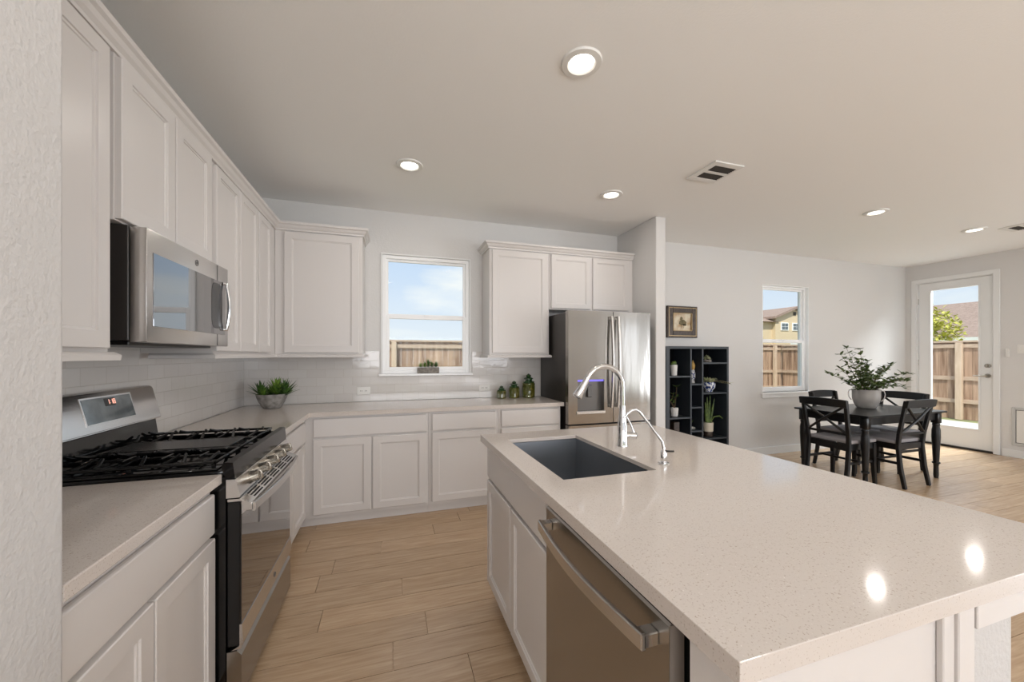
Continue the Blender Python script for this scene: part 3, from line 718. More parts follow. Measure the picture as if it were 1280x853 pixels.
# curved flat bar handle with returns into the door
hp = []; nseg = 18
y0h, y1h = .632, 1.160
def bar(xf, y0h, y1h, zt_, zb_, bulge, stand, th, sgn=-1, xdoor=.5):
    """bar handle bowed outward along y with end returns. sgn: outward sign on x"""
    mb = MB(); outer = []; inner = []
    for k in range(nseg + 1):
        s_ = k / nseg; y = y0h + (y1h - y0h) * s_
        off = stand + bulge * math.sin(PI * s_)
        outer.append((xdoor + sgn * off, y)); inner.append((xdoor + sgn * (off - th), y))
    poly = outer + inner[::-1]
    A = [mb._v((p[0], p[1], zb_)) for p in outer]; B = [mb._v((p[0], p[1], zt_)) for p in outer]
    C = [mb._v((p[0], p[1], zt_)) for p in inner]; D = [mb._v((p[0], p[1], zb_)) for p in inner]
    for k in range(nseg):
        for P_, Q_ in ((A, B), (B, C), (C, D), (D, A)): mb.bm.faces.new((P_[k], P_[k+1], Q_[k+1], Q_[k]))
    mb.bm.faces.new((A[0], B[0], C[0], D[0])); mb.bm.faces.new((A[-1], B[-1], C[-1], D[-1]))
    bmesh.ops.recalc_face_normals(mb.bm, faces=mb.bm.faces)
    bmesh.ops.bevel(mb.bm, geom=[e for e in mb.bm.edges if e.calc_face_angle(0) > 1.0], offset=.0025, segments=2, affect='EDGES')
    for (ya, yb) in ((y0h, y0h + .028), (y1h - .028, y1h)):
        xa_, xb_ = sorted((xdoor + sgn * (stand - th * .5), xdoor - sgn * .0))
        mb.box(xa_, xb_, ya, yb, zb_ + .004, zt_ - .003, .002)
    return mb
bar(0, .625, 1.168, .822, .788, .022, .040, .012, -1, .500).build('handle', M['steel'], dro, 22)

# ------------------------------------------------------------------ gas range
RY0, RY1 = 1.704, 2.456
t = thing('gas_range', (-.9, 2.08, 0), 'stainless and black freestanding gas range on the left wall', 'range')
MB().box(-1.20, -.593, RY0, RY1, .03, .90).build('oven_body', M['blackgloss'], t)
MB().box(-1.18, -.66, RY0+.03, RY1-.03, .001, .03).build('feet', M['black'], t)
# cooktop pan with raised front rim
ck = MB(); ck.box(-1.205, -.60, RY0, RY1, .901, .926, .006, 2)
ck.box(-1.19, -.62, RY0, RY0+.018, .926, .936, .004).box(-1.19, -.62, RY1-.018, RY1, .926, .936, .004)
cko = ck.build('cooktop', M['blackgloss'], t, 40)
ck = MB(); ck.prism([(-.596, .902), (-.606, .930), (-.604, .950), (-.596, .955), (-.570, .953), (-.563, .890), (-.592, .890)], RY0, RY1, 'y')
ck.build('front_rim', pm('dark_rim', (40, 39, 40), 0.18, 0.8), t)
# burners under the grates
for (bx, by, r) in ((-.76, RY0+.16, .048), (-1.04, RY0+.16, .036), (-.76, RY1-.16, .042), (-1.04, RY1-.16, .036), (-.90, (RY0+RY1)/2, .040)):
    MB().lathe((bx, by, .9265), [(r+.012, 0), (r+.010, .006), (r, .007), (r, .013), (r*.6, .016), (.002, .016)], 24).build('burner', M['iron'], cko, 40)
# grates
def grate(y0, y1, solid):
    mb = MB(); x0, x1 = -1.165, -.628; zt = .966; h = .012; w_ = .011
    for y in (y0, y1 - w_): mb.box(x0, x1, y, y + w_, zt-h-.006, zt-.006, .003)
    for x in (x0, x1 - w_): mb.box(x, x + w_, y0, y1, zt-h-.006, zt-.006, .003)
    for x in (x0+.004, x1-.016, (x0+x1)/2):
        for y in (y0, y1 - w_): mb.box(x, x+w_, y, y+w_, .9275, zt-h-.005)
    if solid:
        mb.box(x0+.05, x1-.05, y0+.012, y1-.012, zt-.012, zt-.004, .003)
    else:
        ym = (y0 + y1) / 2
        n = 8
        for k in range(n):
            xx = x0 + .045 + k * (x1 - x0 - .09) / (n - 1)
            dx = .022 if k % 2 else -.022
            for (ya, s_) in ((y0, 1), (y1, -1)):
                mb.tube([(xx, ya + s_*.006, zt-.010), (xx+dx*.5, ya + s_*.045, zt-.004), (xx+dx, ya + s_*.085, zt+.010)], [.0065, .0065, .0055], 6)
        mb.box(x0, x1, ym-.005, ym+.005, zt-.014, zt-.004, .002)
        for k in range(4):
            xx = x0 + .09 + k * .12
            mb.box(xx-.004, xx+.004, ym-.04, ym+.04, zt-.010, zt-.001, .002)
    return mb
grate(RY0+.016, RY0+.262, False).build('grate', M['iron'], t, 40)
grate(RY0+.266, RY1-.266, True).build('griddle', M['iron'], t, 40)
grate(RY1-.262, RY1-.016, False).build('grate', M['iron'], t, 40)
# sloping control panel
cp = MB(); cp.prism([(-.592, .889), (-.562, .888), (-.545, .826), (-.549, .818), (-.592, .818)], RY0, RY1, 'y')
cpo = cp.build('control_panel', M['steel'], t)
pn = Vector((.965, 0, .262)).normalized()
for k, yy in enumerate((1.835, 1.955, 2.08, 2.205, 2.325)):
    c0 = Vector((-.5535, yy, .857))
    kb = MB(); kb.cyl(c0 - pn*.002, c0 + pn*.005, .027, .027, 24).cyl(c0 + pn*.005, c0 + pn*.037, .0235, .0215, 24)
    kb.cyl(c0 + pn*.037, c0 + pn*.039, .0215, .018, 24)
    side = Vector((0, 1, 0)); up2 = pn.cross(side)
    kb.tube([c0 + pn*.037 - up2*.017, c0 + pn*.044 - up2*.014, c0 + pn*.044 + up2*.014, c0 + pn*.037 + up2*.017], .005, 8)
    kb.build('knob', M['nickel'], cpo, 50)
# oven door
DX = -.546
dd = MB(); dd.box(-.590, DX, RY0+.001, RY1-.001, .250, .802, .004)
dro = dd.build('oven_door', M['black'], t)
MB().box(DX-.002, DX+.003, RY0+.006, RY1-.006, .332, .750, .001).build('oven_window', M['glassblk'], dro)
MB().prism([(DX-.004, .332), (DX+.005, .331), (DX+.010, .262), (DX+.002, .240), (DX-.03, .236), (DX-.004, .25)], RY0+.002, RY1-.002, 'y').build('lower_trim', M['steel'], dro)
tp = MB(); tp.prism([(-.588, .803), (-.588, .813), (-.550, .812), (-.511, .792), (-.509, .782), (DX+.004, .752), (DX+.0035, .803)], RY0+.002, RY1-.002, 'y')
tpo = tp.build('top_trim', M['steel'], dro)
sv = MB()
for k in range(5):
    for r_ in range(3):
        ya = RY0 + .07 + k * .128; xo = -.545 + r_*.011
        sv.prism([(xo, .8105-(xo+.550)*.5128), (xo, .8129-(xo+.550)*.5128), (xo+.0055, .8129-(xo+.0055+.550)*.5128), (xo+.0055, .8105-(xo+.0055+.550)*.5128)], ya, ya + .105, 'y')
sv.build('vent_slots', M['gap'], tpo)
bar(0, RY0+.012, RY1-.012, .792, .757, .022, .040, .013, 1, DX+.006).build('handle', M['steel'], dro, 22)
# round badge on the lower trim
def badge(mb, c, un, vn, nn, r):
    c = Vector(c); n_ = 20
    for k in range(n_):
        a0 = 2*PI*k/n_; a1 = 2*PI*(k+1)/n_
        mb.cyl(c + un*(r*math.cos(a0)) + vn*(r*math.sin(a0)), c + un*(r*math.cos(a1)) + vn*(r*math.sin(a1)), r*.10, None, 6)
    for sgn_ in (-1, 1):
        pts_ = [c + un*(sgn_*r*.32 + r*.22*math.cos(a)) + vn*(r*.28*math.sin(a)) for a in [PI*.15 + 1.5*PI*k/8 for k in range(9)]]
        mb.tube(pts_, r*.07, 6)
    return mb
badge(MB(), (DX+.009, 2.13, .291), Vector((0,1,0)), Vector((0,0,1)), Vector((1,0,0)), .011).build('round_badge', M['steel_dk'], dro, True)
# bottom drawer
dw = MB(); dw.prism([(-.590, .232), (DX-.012, .232), (DX+.004, .214), (DX+.004, .050), (DX-.006, .040), (-.590, .040)], RY0+.002, RY1-.002, 'y')
dw.build('storage_drawer', M['steel_h'], t)
# backguard: lower black part, upper stainless panel
bgm = MB(); bgm.prism([(-1.222, .905), (-1.135, .905), (-1.140, .936), (-1.152, .950), (-1.166, 1.050), (-1.222, 1.050)], RY0, RY1, 'y')
bgm.build('backguard_base', M['blackgloss'], t)
bgm = MB(); bgm.prism([(-1.228, 1.040), (-1.146, 1.036), (-1.140, 1.044), (-1.178, 1.196), (-1.190, 1.205), (-1.228, 1.205)], RY0-.004, RY1+.004, 'y')
bmesh.ops.bevel(bgm.bm, geom=list(bgm.bm.edges), offset=.003, segments=2, affect='EDGES')
bgo = bgm.build('backguard_panel', M['steel'], t, 40)
# frame of reference on the tilted panel
pu = Vector((0, 1, 0)); pv = Vector((-.038, 0, .152)).normalized(); pnn = pu.cross(pv)
def onpanel(mb, ya, yb, va, vb, n0, n1):
    o_ = Vector((-1.140, 0, 1.044))
    mm = Matrix(((pu.x, pv.x, pnn.x, o_.x), (pu.y, pv.y, pnn.y, o_.y), (pu.z, pv.z, pnn.z, o_.z), (0, 0, 0, 1)))
    mb.M = mm; mb.box(ya, yb, va, vb, n0, n1); mb.M = Matrix.Identity(4); return mb
onpanel(MB(), 1.955, 2.268, .030, .146, -.002, .0022).build('display_bezel', M['steel'], bgo)
dsp = onpanel(MB(), 1.963, 2.260, .036, .140, .0, .0034).build('touch_display', M['display'], bgo)
onpanel(MB(), 2.085, 2.150, .100, .134, .0, .0040).build('clock_window', M['lcd'], bgo)
dg = MB()
def seg7(mb, y, v, s_, chars):
    SEG = {'a': (0, 2, 1, 2), 'b': (1, 1, 1, 2), 'c': (1, 0, 1, 1), 'd': (0, 0, 1, 0), 'e': (0, 0, 0, 1), 'f': (0, 1, 0, 2), 'g': (0, 1, 1, 1)}
    NUM = {'1': 'bc', '6': 'acdefg', '8': 'abcdefg', '0': 'abcdef'}
    for ch in chars:
        if ch == ':':
            for q_ in (.5, 1.5): onpanel(mb, y, y + .0018, v + s_*q_ - .001, v + s_*q_ + .001, .004, .0046)
            y += s_*.5; continue
        for sg in NUM[ch]:
            a0, b0, a1, b1 = SEG[sg]
            onpanel(mb, y + a0*s_ - .0009, y + a1*s_ + .0009, v + b0*s_ - .0009, v + b1*s_ + .0009, .004, .0046)
        y += s_*1.7
seg7(dg, 2.104, .108, .0095, '1:18')
dg.build('clock_digits', M['digit'], bgo)

# ------------------------------------------------------------------ microwave
MY0, MY1, MZ0, MZ1 = 1.722, 2.452, 1.408, 1.826
t = thing('microwave', (-1.05, 2.08, MZ0), 'stainless over-the-range microwave mounted above the gas range', 'microwave')
MB().box(XL+.012, -.895, MY0, MY1, MZ0+.006, MZ1+.003, .003).build('body', M['darkside'], t)
MB().box(-1.18, -.91, MY0+.03, MY1-.03, MZ0-.010, MZ0+.006, .003).build('underside_vent', M['black'], t)
MX = -.842
dm = MB(); dm.box(-.893, MX, MY0+.001, MY1-.001, MZ0, MZ1, .005, 2)
dmo = dm.build('door', M['steel'], t, 40)
MB().box(MX-.001, MX+.0025, MY0+.038, 2.405, 1.468, 1.742, .001).build('window_glass', M['mirrorglass'], dmo)
hb = MB(); pts = [(MX+.0, 2.382, 1.496)] + [(MX + .014 + .012*math.sin(PI*k/12), 2.392, 1.496 + .242*k/12) for k in range(13)] + [(MX+.0, 2.382, 1.738)]
hb.tube(pts, .0085, 10); hb.build('handle', M['chrome'], dmo, 50)
pk = MB(); n_ = 24
poly = [(2.305 + .062*abs(math.cos(2*PI*k/n_))**.5*(1 if math.cos(2*PI*k/n_) > 0 else -1), 1.612 + .115*abs(math.sin(2*PI*k/n_))**.5*(1 if math.sin(2*PI*k/n_) > 0 else -1)) for k in range(n_)]
pk.prism(poly, MX+.0026, MX+.0036, 'x'); pk.build('handle_reflection', pm('dark_reflection', (34, 28, 24), 0.25), dmo)  # dark oval paints the handle's reflection onto the glass
badge(MB(), (MX+.0005, 2.10, 1.783), Vector((0,1,0)), Vector((0,0,1)), Vector((1,0,0)), .013).build('round_badge', M['steel_dk'], dmo, True)
for z_a, z_b in ((MZ0+.004, 1.468), (1.742, MZ1-.004)): MB().box(MX-.0008, MX+.0008, 2.318, 2.3192, z_a, z_b).build('door_seam', M['gap'], dmo)

# ------------------------------------------------------------------ refrigerator
RX0, RX1, RYF, RZ = 1.578, 2.478, 3.222, 1.782
t = thing('refrigerator', (2.03, 3.55, 0), 'stainless french-door refrigerator with water dispenser beside the partition', 'refrigerator')
MB().box(RX0+.004, RX1-.004, RYF+.075, 3.93, .02, RZ-.012, .004).build('body', M['darkside'], t)
xm = 2.052
MB().box(RX0+.05, RX1-.05, RYF+.1, 3.9, .001, .02).build('feet', M['black'], t)
def fdoor(x0, x1, z0, z1, name, hole=None):
    mb = MB()
    # gently crowned door front
    def yf(x): s_ = (x - RX0) / (RX1 - RX0); return RYF + .007 * (2*s_ - 1)**2
    def slabx(xa_, xb_, za_, zb_):
        n_ = max(2, int((xb_ - xa_) / .04)); poly = [(xa_ + (xb_-xa_)*k/n_, yf(xa_ + (xb_-xa_)*k/n_)) for k in range(n_+1)]
        mb.prism(poly + [(xb_, RYF+.070), (xa_, RYF+.070)], za_, zb_, 'z')
    if hole:
        hx0, hx1, hz0, hz1 = hole
        slabx(x0, hx0, z0, z1); slabx(hx1, x1, z0, z1); slabx(hx0, hx1, hz1, z1); slabx(hx0, hx1, z0, hz0)
    else: slabx(x0, x1, z0, z1)
    return mb.build(name, M['steel_fr'], t, 30)
hole = (1.672, 1.952, .835, 1.130)
dl = fdoor(RX0, xm-.003, .715, RZ, 'left_door', hole)
dr_ = fdoor(xm+.003, RX1, .715, RZ, 'right_door')
fd = fdoor(RX0, RX1, .06, .700, 'freezer_drawer')
MB().tube([(RX0+.10, RYF-.004, .64), (RX0+.10, RYF-.05, .64), (RX1-.10, RYF-.05, .64), (RX1-.10, RYF-.004, .64)], .012, 10).build('handle', M['steel'], fd, 50)
# dispenser
q = MB(); q.box(hole[0], hole[1], RYF+.052, RYF+.068, hole[2], hole[3])
q.build('dispenser_recess', M['steel_dk'], dl)
MB().box(hole[0]-.014, hole[1]+.014, RYF+.006, RYF+.03, 1.132, 1.228, .003).build('dispenser_panel', M['steel'], dl)
MB().box(hole[0]+.002, hole[1]-.002, RYF+.012, RYF+.05, 1.112, 1.130).build('dispenser_lamp', M['blueled'], dl)
MB().box(hole[0]-.014, hole[1]+.014, RYF-.006, RYF+.05, .805, .834, .004).build('drip_tray', M['steel'], dl)
MB().box(1.79, 1.84, RYF+.028, RYF+.046, .96, 1.08, .006).build('dispenser_paddle', M['steel_dk'], dl)
for (hx, par) in ((xm-.034, dl), (xm+.038, dr_)):
    n_ = 14; ptsf = []
    for k in range(n_+1):
        s_ = k / n_; ptsf.append((hx, RYF - .028 - .030*math.sin(PI*s_), .86 + (1.735-.86)*s_))
    mb = MB(); hw = .013; A = []
    for p in ptsf: A.append([mb._v((p[0]-hw, p[1], p[2])), mb._v((p[0]-hw*.6, p[1]-.009, p[2])), mb._v((p[0]+hw*.6, p[1]-.009, p[2])), mb._v((p[0]+hw, p[1], p[2])), mb._v((p[0]+hw, p[1]+.010, p[2])), mb._v((p[0]-hw, p[1]+.010, p[2]))])
    for k in range(n_):
        for jn in range(6):
            q_ = (jn+1) % 6; mb.bm.faces.new((A[k][jn], A[k][q_], A[k+1][q_], A[k+1][jn]))
    mb.bm.faces.new(A[0]); mb.bm.faces.new(A[-1][::-1])
    for zz in (.87, 1.705): mb.box(hx-.010, hx+.010, RYF-.022, RYF+.004, zz, zz+.022)
    mb.build('handle', M['steel'], par, 35)
MB().box(2.385, 2.412, RYF+.006, RYF+.0125, 1.60, 1.628, .001).build('square_badge', M['steel_dk'], dr_)

# ------------------------------------------------------------------ counter ornaments
def bladeplant(mb, c, n, ln, wd, spread=1.0, zmin=.15):
    for k in range(n):
        a = 2*PI*k*.381966; f = k / n
        el = PI/2 * (zmin + (1 - zmin) * (1 - f) ** .8) / spread
        dv = Vector((math.cos(a)*math.cos(el), math.sin(a)*math.cos(el), math.sin(el)))
        mb.leaf(Vector(c) + dv*.004, dv, ln*random.uniform(.75, 1.05), wd)
bx_, by_ = -.955, 3.70
t = thing('succulent_bowl', (bx_, by_, CT1), 'round weathered stone bowl of spiky green succulents in the counter corner', 'planter')
bw = MB(); bw.lathe((bx_, by_, CT1+.0008), [(.058, 0), (.066, .004), (.094, .05), (.112, .092), (.118, .120), (.110, .120), (.103, .090), (.002, .085)], 36)
bw.build('bowl', M['stonepot'], t, 50)
MB().lathe((bx_, by_, CT1+.088), [(.103, 0), (.102, .014), (.05, .022), (.002, .024)], 24).build('soil', M['soil'], t, True)
for (dx, dy, n_, ln, wd, z, mt) in ((.035, -.01, 38, .145, .030, .115, 'leafg'), (.100, -.02, 34, .150, .024, .100, 'leafs'), (-.080, -.01, 30, .130, .022, .105, 'leafs'), (-.02, .03, 22, .085, .02, .105, 'leafs'), (-.045, -.05, 22, .075, .018, .105, 'leafg'), (.06, .04, 18, .11, .02, .105, 'leafs')):
    mb = MB(); bladeplant(mb, (bx_+dx, by_+dy, CT1+z), n_, ln, wd); mb.build('succulent', M[mt], t)
sx_, sy_ = .366, 3.958
t = thing('sill_planter', (sx_, sy_, KW[2]), 'small grey rectangular planter of succulents on the kitchen window sill', 'planter')
pb = MB(); pb.M = Matrix.Translation((sx_, sy_, KW[2]+.0008))
pb.box(-.108, .108, -.030, .030, 0, .06, .004)
pb.build('planter_box', M['stonebox'], t)
for k, (dx, n_, ln, mt) in enumerate(((-.075, 22, .045, 'leafg'), (-.035, 20, .05, 'leafg'), (.0, 22, .085, 'leafs'), (.035, 20, .062, 'leafs'), (.078, 26, .06, 'leafs'))):
    mb = MB(); bladeplant(mb, (sx_+dx, sy_, KW[2]+.062), n_, ln, .012); mb.build('succulent', M[mt], t)
def jar(x, y, r, h, label):
    t = thing('glass_jar', (x, y, CT1), label, 'jar', 'green glass canisters')
    b = MB(); hb_ = h * .62; n_ = 30
    b.lathe((x, y, CT1+.0008), [(r*.94, 0), (r, .006), (r, hb_*.10), (r*.95, hb_*.12), (r*.95, hb_*.86), (r, hb_*.88), (r, hb_*.96), (r*.9, hb_)], n_)
    for k in range(16):
        a = 2*PI*k/16; b.box(x + r*.94*math.cos(a) - .002, x + r*.94*math.cos(a) + .002, y + r*.94*math.sin(a) - .002, y + r*.94*math.sin(a) + .002, CT1 + hb_*.14, CT1 + hb_*.84)
    b.build('jar_body', M['greenglass'], t, 50)
    l = MB(); z = hb_ + .0015
    l.lathe((x, y, CT1+z), [(r*.86, 0), (r*.92, h*.03), (r*.86, h*.06), (r*.55, h*.10), (r*.50, h*.13), (r*.72, h*.16), (r*.74, h*.19), (r*.45, h*.24), (r*.30, h*.26), (r*.42, h*.29), (r*.38, h*.32), (r*.12, h*.38), (.001, h*.40)], n_)
    l.build('lid', M['greenlid'], t, 30)
jar(1.100, 3.82, .050, .128, 'smallest green glass lidded jar, left of three on the back counter')
jar(1.238, 3.82, .059, .176, 'medium green glass lidded jar between the small and tall ones')
jar(1.398, 3.815, .068, .248, 'tallest green glass lidded jar beside the refrigerator')
def outlet(x0, x1, z0, z1, label):
    t = thing('wall_outlet', ((x0+x1)/2, YB-.010, z0), label, 'outlet', 'backsplash outlets')
    MB().box(x0, x1, YB-.016, YB-.0095, z0, z1, .003, 2).build('cover_plate', M['plastic'], t)
    zm = (z0+z1)/2
    for xx in (x0 + (x1-x0)*.32, x0 + (x1-x0)*.68):
        r = MB(); r.cyl((xx, YB-.0155, zm), (xx, YB-.0175, zm), .0165, .0165, 20)
        so = r.build('socket', M['plastic'], t, 40)
        MB().box(xx-.008, xx-.005, YB-.0180, YB-.0172, zm-.005, zm+.007).box(xx+.005, xx+.008, YB-.0180, YB-.0172, zm-.005, zm+.007).build('slots', M['ventdk'], so)
outlet(-.305, -.185, .982, 1.055, 'white double outlet on the tile left of the kitchen window sill')
outlet(.890, 1.005, .982, 1.052, 'white double outlet on the tile near the green jars')

# ------------------------------------------------------------------ right wall fittings
t = thing('light_switch', (XR-.002, 2.73, 1.39), 'white switch plate with two rockers at the right edge', 'switch')
MB().box(XR-.008, XR-.001, 2.67, 2.795, 1.385, 1.50, .002).build('cover_plate', M['plastic'], t)
for yy in (2.705, 2.76): MB().box(XR-.014, XR-.008, yy-.016, yy+.016, 1.41, 1.475, .003).build('rocker', M['plastic'], t)
tag(MB().box(XR-.026, XR-.001, 2.862, 2.892, 1.335, 1.452, .006, 2).build('door_sensor', M['plastic']), 'slim white remote holder on the wall between patio door and switch', 'wall sensor')
t = thing('pet_door', (XR-.01, 2.64, .2), 'white framed pet door flap low on the right wall', 'pet door')
f = MB(); a0, a1, b0, b1 = 2.44, 2.842, .165, .668; fw = .032
f.box(XR-.016, XR-.001, a0, a0+fw, b0, b1, .003).box(XR-.016, XR-.001, a1-fw, a1, b0, b1, .003).box(XR-.016, XR-.001, a0+fw, a1-fw, b0, b0+fw, .003).box(XR-.016, XR-.001, a0+fw, a1-fw, b1-fw, b1, .003)
f.build('frame', M['plasticg'], t)
MB().box(XR-.009, XR-.002, a0+fw+.006, a1-fw-.006, b0+fw+.006, b1-fw-.006, .002).build('flap', M['plastic'], t)
MB().box(XR-.004, XR-.0015, a0+fw, a1-fw, b0+fw, b1-fw).build('gasket', M['ventdk'], t)

# ------------------------------------------------------------------ picture and bookcase
t = thing('framed_picture', (3.49, YB-.02, 1.58), 'small dark framed picture hanging above the black bookcase', 'picture')
x0, x1, z0, z1 = 3.262, 3.722, 1.582, 1.978; fw = .085
f = MB()
for (a, b, c_, d_) in ((x0, x0+fw, z0, z1), (x1-fw, x1, z0, z1), (x0+fw, x1-fw, z1-fw, z1), (x0+fw, x1-fw, z0, z0+fw)): f.box(a, b, YB-.034, YB-.002, c_, d_, .006, 2)
fo = f.build('frame', M['frame'], t)
f = MB()
for (a, b, c_, d_) in ((x0+.02, x0+.028, z0+.02, z1-.02), (x1-.028, x1-.02, z0+.02, z1-.02), (x0+.028, x1-.028, z1-.028, z1-.02), (x0+.028, x1-.028, z0+.02, z0+.028)): f.box(a, b, YB-.0365, YB-.0335, c_, d_)
for (a, b, c_, d_) in ((x0+fw, x0+fw+.007, z0+fw, z1-fw), (x1-fw-.007, x1-fw, z0+fw, z1-fw), (x0+fw, x1-fw, z1-fw-.007, z1-fw), (x0+fw, x1-fw, z0+fw, z0+fw+.007)): f.box(a, b, YB-.036, YB-.02, c_, d_)
f.build('inlay', M['brass'], fo)
pic = MB().box(x0+fw, x1-fw, YB-.016, YB-.006, z0+fw, z1-fw).build('print', M['print'], t)
fg = MB(); cx, cz_ = 3.50, 1.775
def blob(cx, cz_, rx, rz):
    fg.prism([(cx + rx*math.cos(2*PI*k/16)*(1+.15*math.sin(k*2.3)), cz_ + rz*math.sin(2*PI*k/16)*(1+.12*math.cos(k*1.9))) for k in range(16)], YB-.018, YB-.0155, 'y')
blob(3.505, 1.772, .055, .036); blob(3.485, 1.822, .020, .026); blob(3.535, 1.745, .028, .012)
fg.box(3.478, 3.483, YB-.018, YB-.0155, 1.700, 1.76).box(3.512, 3.517, YB-.018, YB-.0155, 1.700, 1.76)
fg.build('print_motif', M['printdk'], pic)

BX0, BX1, BYF, BYB, BZ = 2.995, 3.912, 3.62, 3.915, 1.466
t = thing('bookcase', (3.45, 3.77, 0), 'black open bookcase with uneven compartments holding plants', 'bookcase')
f = MB(); f.box(BX0, BX0+.052, BYF, BYB, .001, BZ, .002).box(BX1-.030, BX1, BYF, BYB, .001, BZ, .002).box(BX0+.052, BX1-.030, BYF, BYB, BZ-.030, BZ, .002).box(BX0+.052, BX1-.030, BYF, BYB, .03, .06, .002)
f.build('carcass', M['charcoal'], t)
MB().box(BX0+.03, BX1-.02, BYB-.010, BYB-.002, .06, BZ-.03).build('back_panel', M['navyback'], t)
V1, V2 = 3.348, 3.518
for v in (V1, V2): MB().box(v-.010, v+.010, BYF+.002, BYB-.012, .06, BZ-.030).build('divider', M['charcoal'], t)
def shf(x0, x1, z): MB().box(x0, x1, BYF+.002, BYB-.012, z-.018, z).build('shelf', M['charcoal'], t)
ZL = [1.122, .641]; ZM = [1.026, .754, .475]; ZR = [1.276, .916, .374]
for z in ZL: shf(BX0+.052, V1-.010, z)
for z in ZM: shf(V1+.010, V2-.010, z)
for z in ZR: shf(V2+.010, BX1-.030, z)
YP = 3.73
def pot(x, y, z, r0, r1, h, m, t, rib=0):
    b = MB(); n_ = 24
    b.lathe((x, y, z+.0008), [(r0, 0), (r0*1.02, .004), (r1, h*.96), (r1, h), (r1*.88, h), (r1*.85, h*.86), (.002, h*.84)], n_)
    if rib:
        for k in range(rib):
            a = 2*PI*k/rib; b.cyl((x + r0*math.cos(a), y + r0*math.sin(a), z+.004), (x + r1*math.cos(a), y + r1*math.sin(a), z+h*.9), r0*.10, None, 6)
    return b.build('pot', m, t, 50)
t = thing('potted_cactus', (3.19, YP, ZL[0]), 'small round cactus in a plain white pot, upper left shelf', 'potted plant')
pot(3.195, YP, ZL[0], .034, .042, .125, M['ceramic'], t)
b = MB()
for (dx, dz, r) in ((-.012, .14, .028), (.012, .15, .022)):
    b.lathe((3.195+dx, YP, ZL[0]+dz-.035), [(.008, 0), (r, .02), (r, .035), (r*.6, .055), (.001, .062)], 12)
b.build('cactus', M['leafd'], t, True)
t = thing('potted_plant', (3.20, YP, ZL[1]), 'leggy leafed plant in a small ribbed white pot, lower left shelf', 'potted plant')
pot(3.205, YP, ZL[1], .034, .042, .10, M['ceramic'], t, 14)
st = MB(); lf = MB()
for (dx, dz, top) in ((-.03, .20, 1), (.02, .30, 1), (-.01, .15, 0)):
    p0 = Vector((3.205, YP, ZL[1]+.088)); p1 = p0 + Vector((dx*1.6 - .02, -.01, dz*.45)); p2 = p0 + Vector((dx, -.015, dz*.85))
    st.tube([p0, p1, p2], [.005, .004, .003], 6)
    for k in range(7):
        a = k * 2.4; q = p0.lerp(p2, .5 + .5*k/6)
        lf.leaf(p2 if k > 2 else p1, (math.cos(a), math.sin(a)*.5, .35 + .2*(k % 3)), .06, .026)
st.build('stem', M['stem'], t, True); lf.build('foliage', M['pgrey'] if False else M['leafd'], t)
t = thing('dark_box', (3.205, YP, .06), 'dim brown box on the lowest left shelf of the bookcase', 'box')
MB().box(3.165, 3.245, YP-.04, YP+.04, .062, .575, .003).build('box_body', M['frame'], t)
t = thing('figurine', (3.475, YP, ZM[0]), 'slim blue and white figurine with a golden top, narrow middle compartment', 'figurine')
MB().lathe((3.472, YP, ZM[0]+.0008), [(.022, 0), (.024, .01), (.018, .03), (.02, .035)], 16).build('foot', M['ceramic'], t, True)
MB().lathe((3.472, YP, ZM[0]+.036), [(.018, 0), (.030, .03), (.031, .07), (.024, .11), (.020, .125)], 18).build('figure_body', M['bluewhite'], t, True)
MB().lathe((3.474, YP, ZM[0]+.162), [(.018, 0), (.026, .03), (.028, .055), (.014, .09), (.001, .118)], 14).build('figure_top', M['gold'], t, True)
t = thing('pebble_plant', (3.45, YP, ZM[2]), 'low cluster of pale pebbles and sprigs, lower middle compartment', 'ornament')
b = MB()
for (dx, r) in ((-.055, .022), (-.02, .026), (.015, .020), (.045, .016)):
    b.lathe((3.438+dx*.8, YP-.02, ZM[2]+.0008), [(r*.6, 0), (r, r*.5), (r*.9, r*1.1), (r*.4, r*1.5), (.001, r*1.55)], 12)
b.build('pebbles', M['pgrey'], t, True)
b = MB()
for k in range(9): b.leaf((3.42+.01*(k % 3), YP-.005, ZM[2]+.03), (math.cos(k*1.9)*.5, math.sin(k*1.9)*.4, 1), .10 + .02*(k % 3), .012)
b.build('sprigs', M['leafd'], t)
t = thing('succulent_pot', (3.68, YP, ZR[0]), 'small pale succulent cluster on the top right shelf', 'potted plant')
b = MB(); b.lathe((3.685, YP, ZR[0]+.0008), [(.045, 0), (.052, .01), (.050, .030), (.004, .030)], 20); b.build('dish', M['stonebox'], t, True)
b = MB()
for (dx, dz) in ((-.03, .03), (.02, .035), (0, .055), (.04, .028)): bladeplant(b, (3.685+dx, YP, ZR[0]+dz), 14, .038, .016)
b.build('foliage', M['leafl'], t)
t = thing('porcelain_planter', (3.72, YP, ZR[1]), 'blue and white porcelain pot with pale trailing leaves, right shelf', 'potted plant')
b = MB(); b.lathe((3.716, YP, ZR[1]+.0008), [(.040, 0), (.044, .006), (.040, .014), (.066, .045), (.076, .075), (.070, .105), (.064, .112), (.068, .120), (.058, .120), (.055, .10), (.002, .098)], 28)
b.build('pot', M['bluewhite'], t, 60)
b = MB()
for k in range(34):
    a = k*2.399; b.leaf((3.716+.03*math.cos(a), YP+.03*math.sin(a), ZR[1]+.11+.002*(k % 9)), (math.cos(a), math.sin(a)*.6-.2, .25+.25*(k % 4)), .075, .030)
for k in range(10):
    s_ = k/9; p = Vector((3.76 + .10*s_, YP-.06-.10*s_, ZR[1]+.13-.02*s_)); b.leaf(p, (.7, -.3, .25 if k % 2 else -.2), .055, .022)
b.build('foliage', M['leafl'], t)
